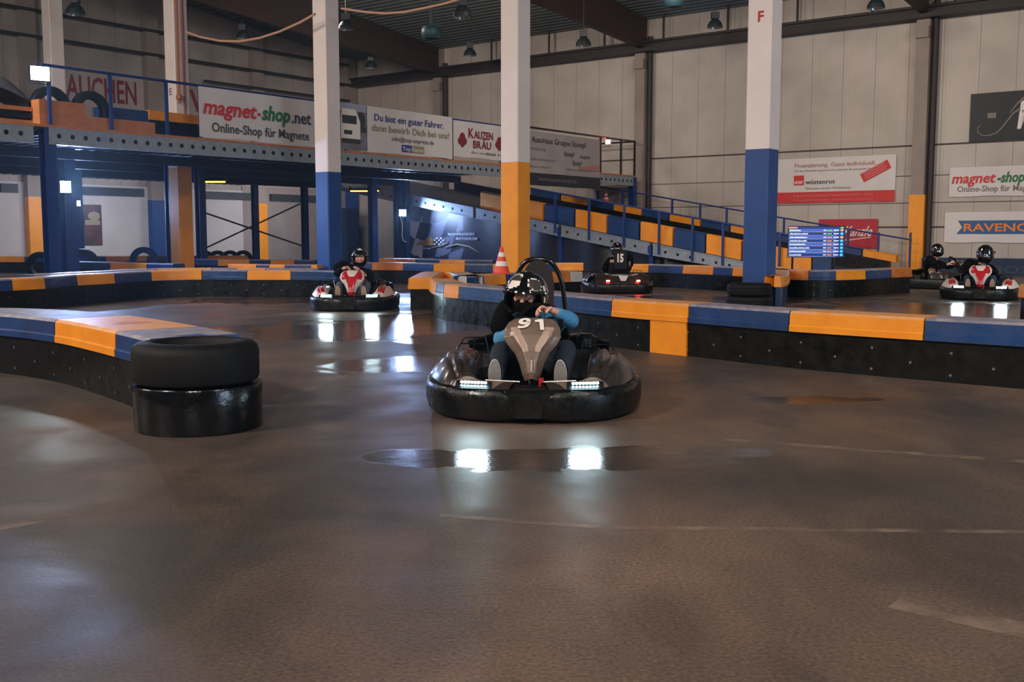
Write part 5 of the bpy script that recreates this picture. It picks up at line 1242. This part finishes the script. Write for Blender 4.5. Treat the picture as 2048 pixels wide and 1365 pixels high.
# ================================================================ placing karts and drivers
def mirror(J):
    R={}
    for k,v in J.items():
        kk={'l':'r','r':'l'}.get(k[0]) if k[:1] in 'lr' else None
        R[(kk+k[1:]) if kk else k]=(-v[0],v[1],v[2])
    return R
BASE=dict(pelvis=(0,.26,.24),waist=(0,.32,.36),chest=(0,.33,.52),neck=(0,.25,.66),head=(0,.17,.80),
 lsh=(-.19,.28,.58),rsh=(.19,.28,.58),lel=(-.27,.04,.46),rel=(.27,.04,.46),lwr=(-.165,-.14,.55),rwr=(.165,-.14,.55),
 lhf=(.15,-.8,.6),rhf=(-.15,-.8,.6),lhd=(.6,-.5,-.3),rhd=(-.6,-.5,-.3),
 lhip=(-.11,.18,.22),rhip=(.11,.18,.22),lkn=(-.22,-.26,.40),rkn=(.22,-.26,.40),lan=(-.21,-.56,.20),ran=(.21,-.56,.20))
# hero kart
KP=(.165,7.55,0); KR=math.radians(-3.5)
kart(KP,KR,'black','black and brown go-kart numbered 91 with headlights on, nearest the camera','91',wd=.75,tall=True)
J=dict(BASE); J.update(head=(-.065,.085,.765),neck=(-.03,.22,.65),chest=(.0,.30,.50),
 rsh=(.19,.22,.60),rel=(.275,-.02,.575),rwr=(.135,-.235,.675),rhf=(-.75,-.35,.12),rhd=(-.05,-.75,-.85),
 lsh=(-.20,.26,.55),lel=(-.26,.05,.42),lwr=(-.15,-.12,.53),
 lkn=(-.235,-.20,.40),rkn=(.235,-.24,.42),lan=(-.245,-.56,.19),ran=(.20,-.56,.19))
driver(KP,KR,'person in blue sweater and glossy black helmet steering the nearest kart',J,'fabric_blue','fabric_black','denim_dark','shoe_sole','hero',headrot=(5,5,-12),hero=True,scale_h=1.17)
# far red kart left
p=G(712,609); K2=(-.148*17.35-.02,17.35,0)
kart(K2,math.radians(2),'red','red and white go-kart with headlights on, coming round the left bend',None)
J=dict(BASE); J.update(head=(.06,.2,.83),lsh=(-.2,.3,.6),lel=(-.33,.08,.56),lwr=(-.16,-.12,.66),lhf=(.7,-.5,.1),lhd=(0,-.6,-.7))
driver(K2,math.radians(2),'person in black jacket and helmet driving the far red and white kart',J,'fabric_black','fabric_black','denim_grey','shoe_tan','white_marks',headrot=(4,0,6),scale_h=1.0)
# kart 15 seen from behind
K3=(.099*22.3,22.3,0); R3=math.radians(183)
kart(K3,R3,'black','black go-kart numbered 15 seen from behind with red tail lights',None,'15',lod=1)
J=dict(BASE); J.update(head=(.03,.3,.90),neck=(.01,.33,.74),chest=(0,.34,.58),lsh=(-.2,.33,.68),rsh=(.2,.33,.68),lwr=(-.10,-.14,.48),rwr=(.10,-.14,.48))
driver(K3,R3,'person in black with dark helmet driving the kart numbered 15, seen from behind',J,'fabric_black','fabric_black','denim_dark','shoe_sole','plain')
# right pair
K4=(.4455*20.0,20.0,0); R4=math.radians(-24)
kart(K4,R4,'red','red and white go-kart with headlights on at the right edge',None,lod=1)
J=dict(BASE); J.update(head=(.07,.2,.84))
driver(K4,R4,'person in black jacket and blue jeans driving the kart at the right edge',J,'fabric_black','fabric_black','denim_blue','shoe_tan','plain',headrot=(0,0,10),scale_h=1.18)
K5=(.412*23.6,23.6,0); R5=math.radians(42)
kart(K5,R5,'mixed','dark go-kart turned sideways behind the red kart at the right edge',None,lod=1)
J=dict(BASE); J.update(head=(-.02,.2,.86))
driver(K5,R5,'person in black driving the dark sideways kart at the right',J,'fabric_black','fabric_black','denim_dark','shoe_sole','plain',headrot=(0,0,-30))
# headlight beams
for K,R,pw in ((KP,KR,1.2),(K2,math.radians(2),3),(K4,R4,2.5)):
    M=Matrix.Translation(K)@Matrix.Rotation(R,4,'Z')
    for s in (-1,1):
        a=M@Vector((s*.36,-.97,.25)); b_=M@Vector((s*.45,-5,.0)); area('headlight_beam',a,b_,.18,.04,pw,(.7,.93,1))
M=Matrix.Translation(K3)@Matrix.Rotation(R3,4,'Z')
for s in (-1,1): area('tail_light_glow',M@Vector((s*.31,1.0,.27)),M@Vector((s*.31,3,.2)),.07,.03,1.2,(1,.04,.06))
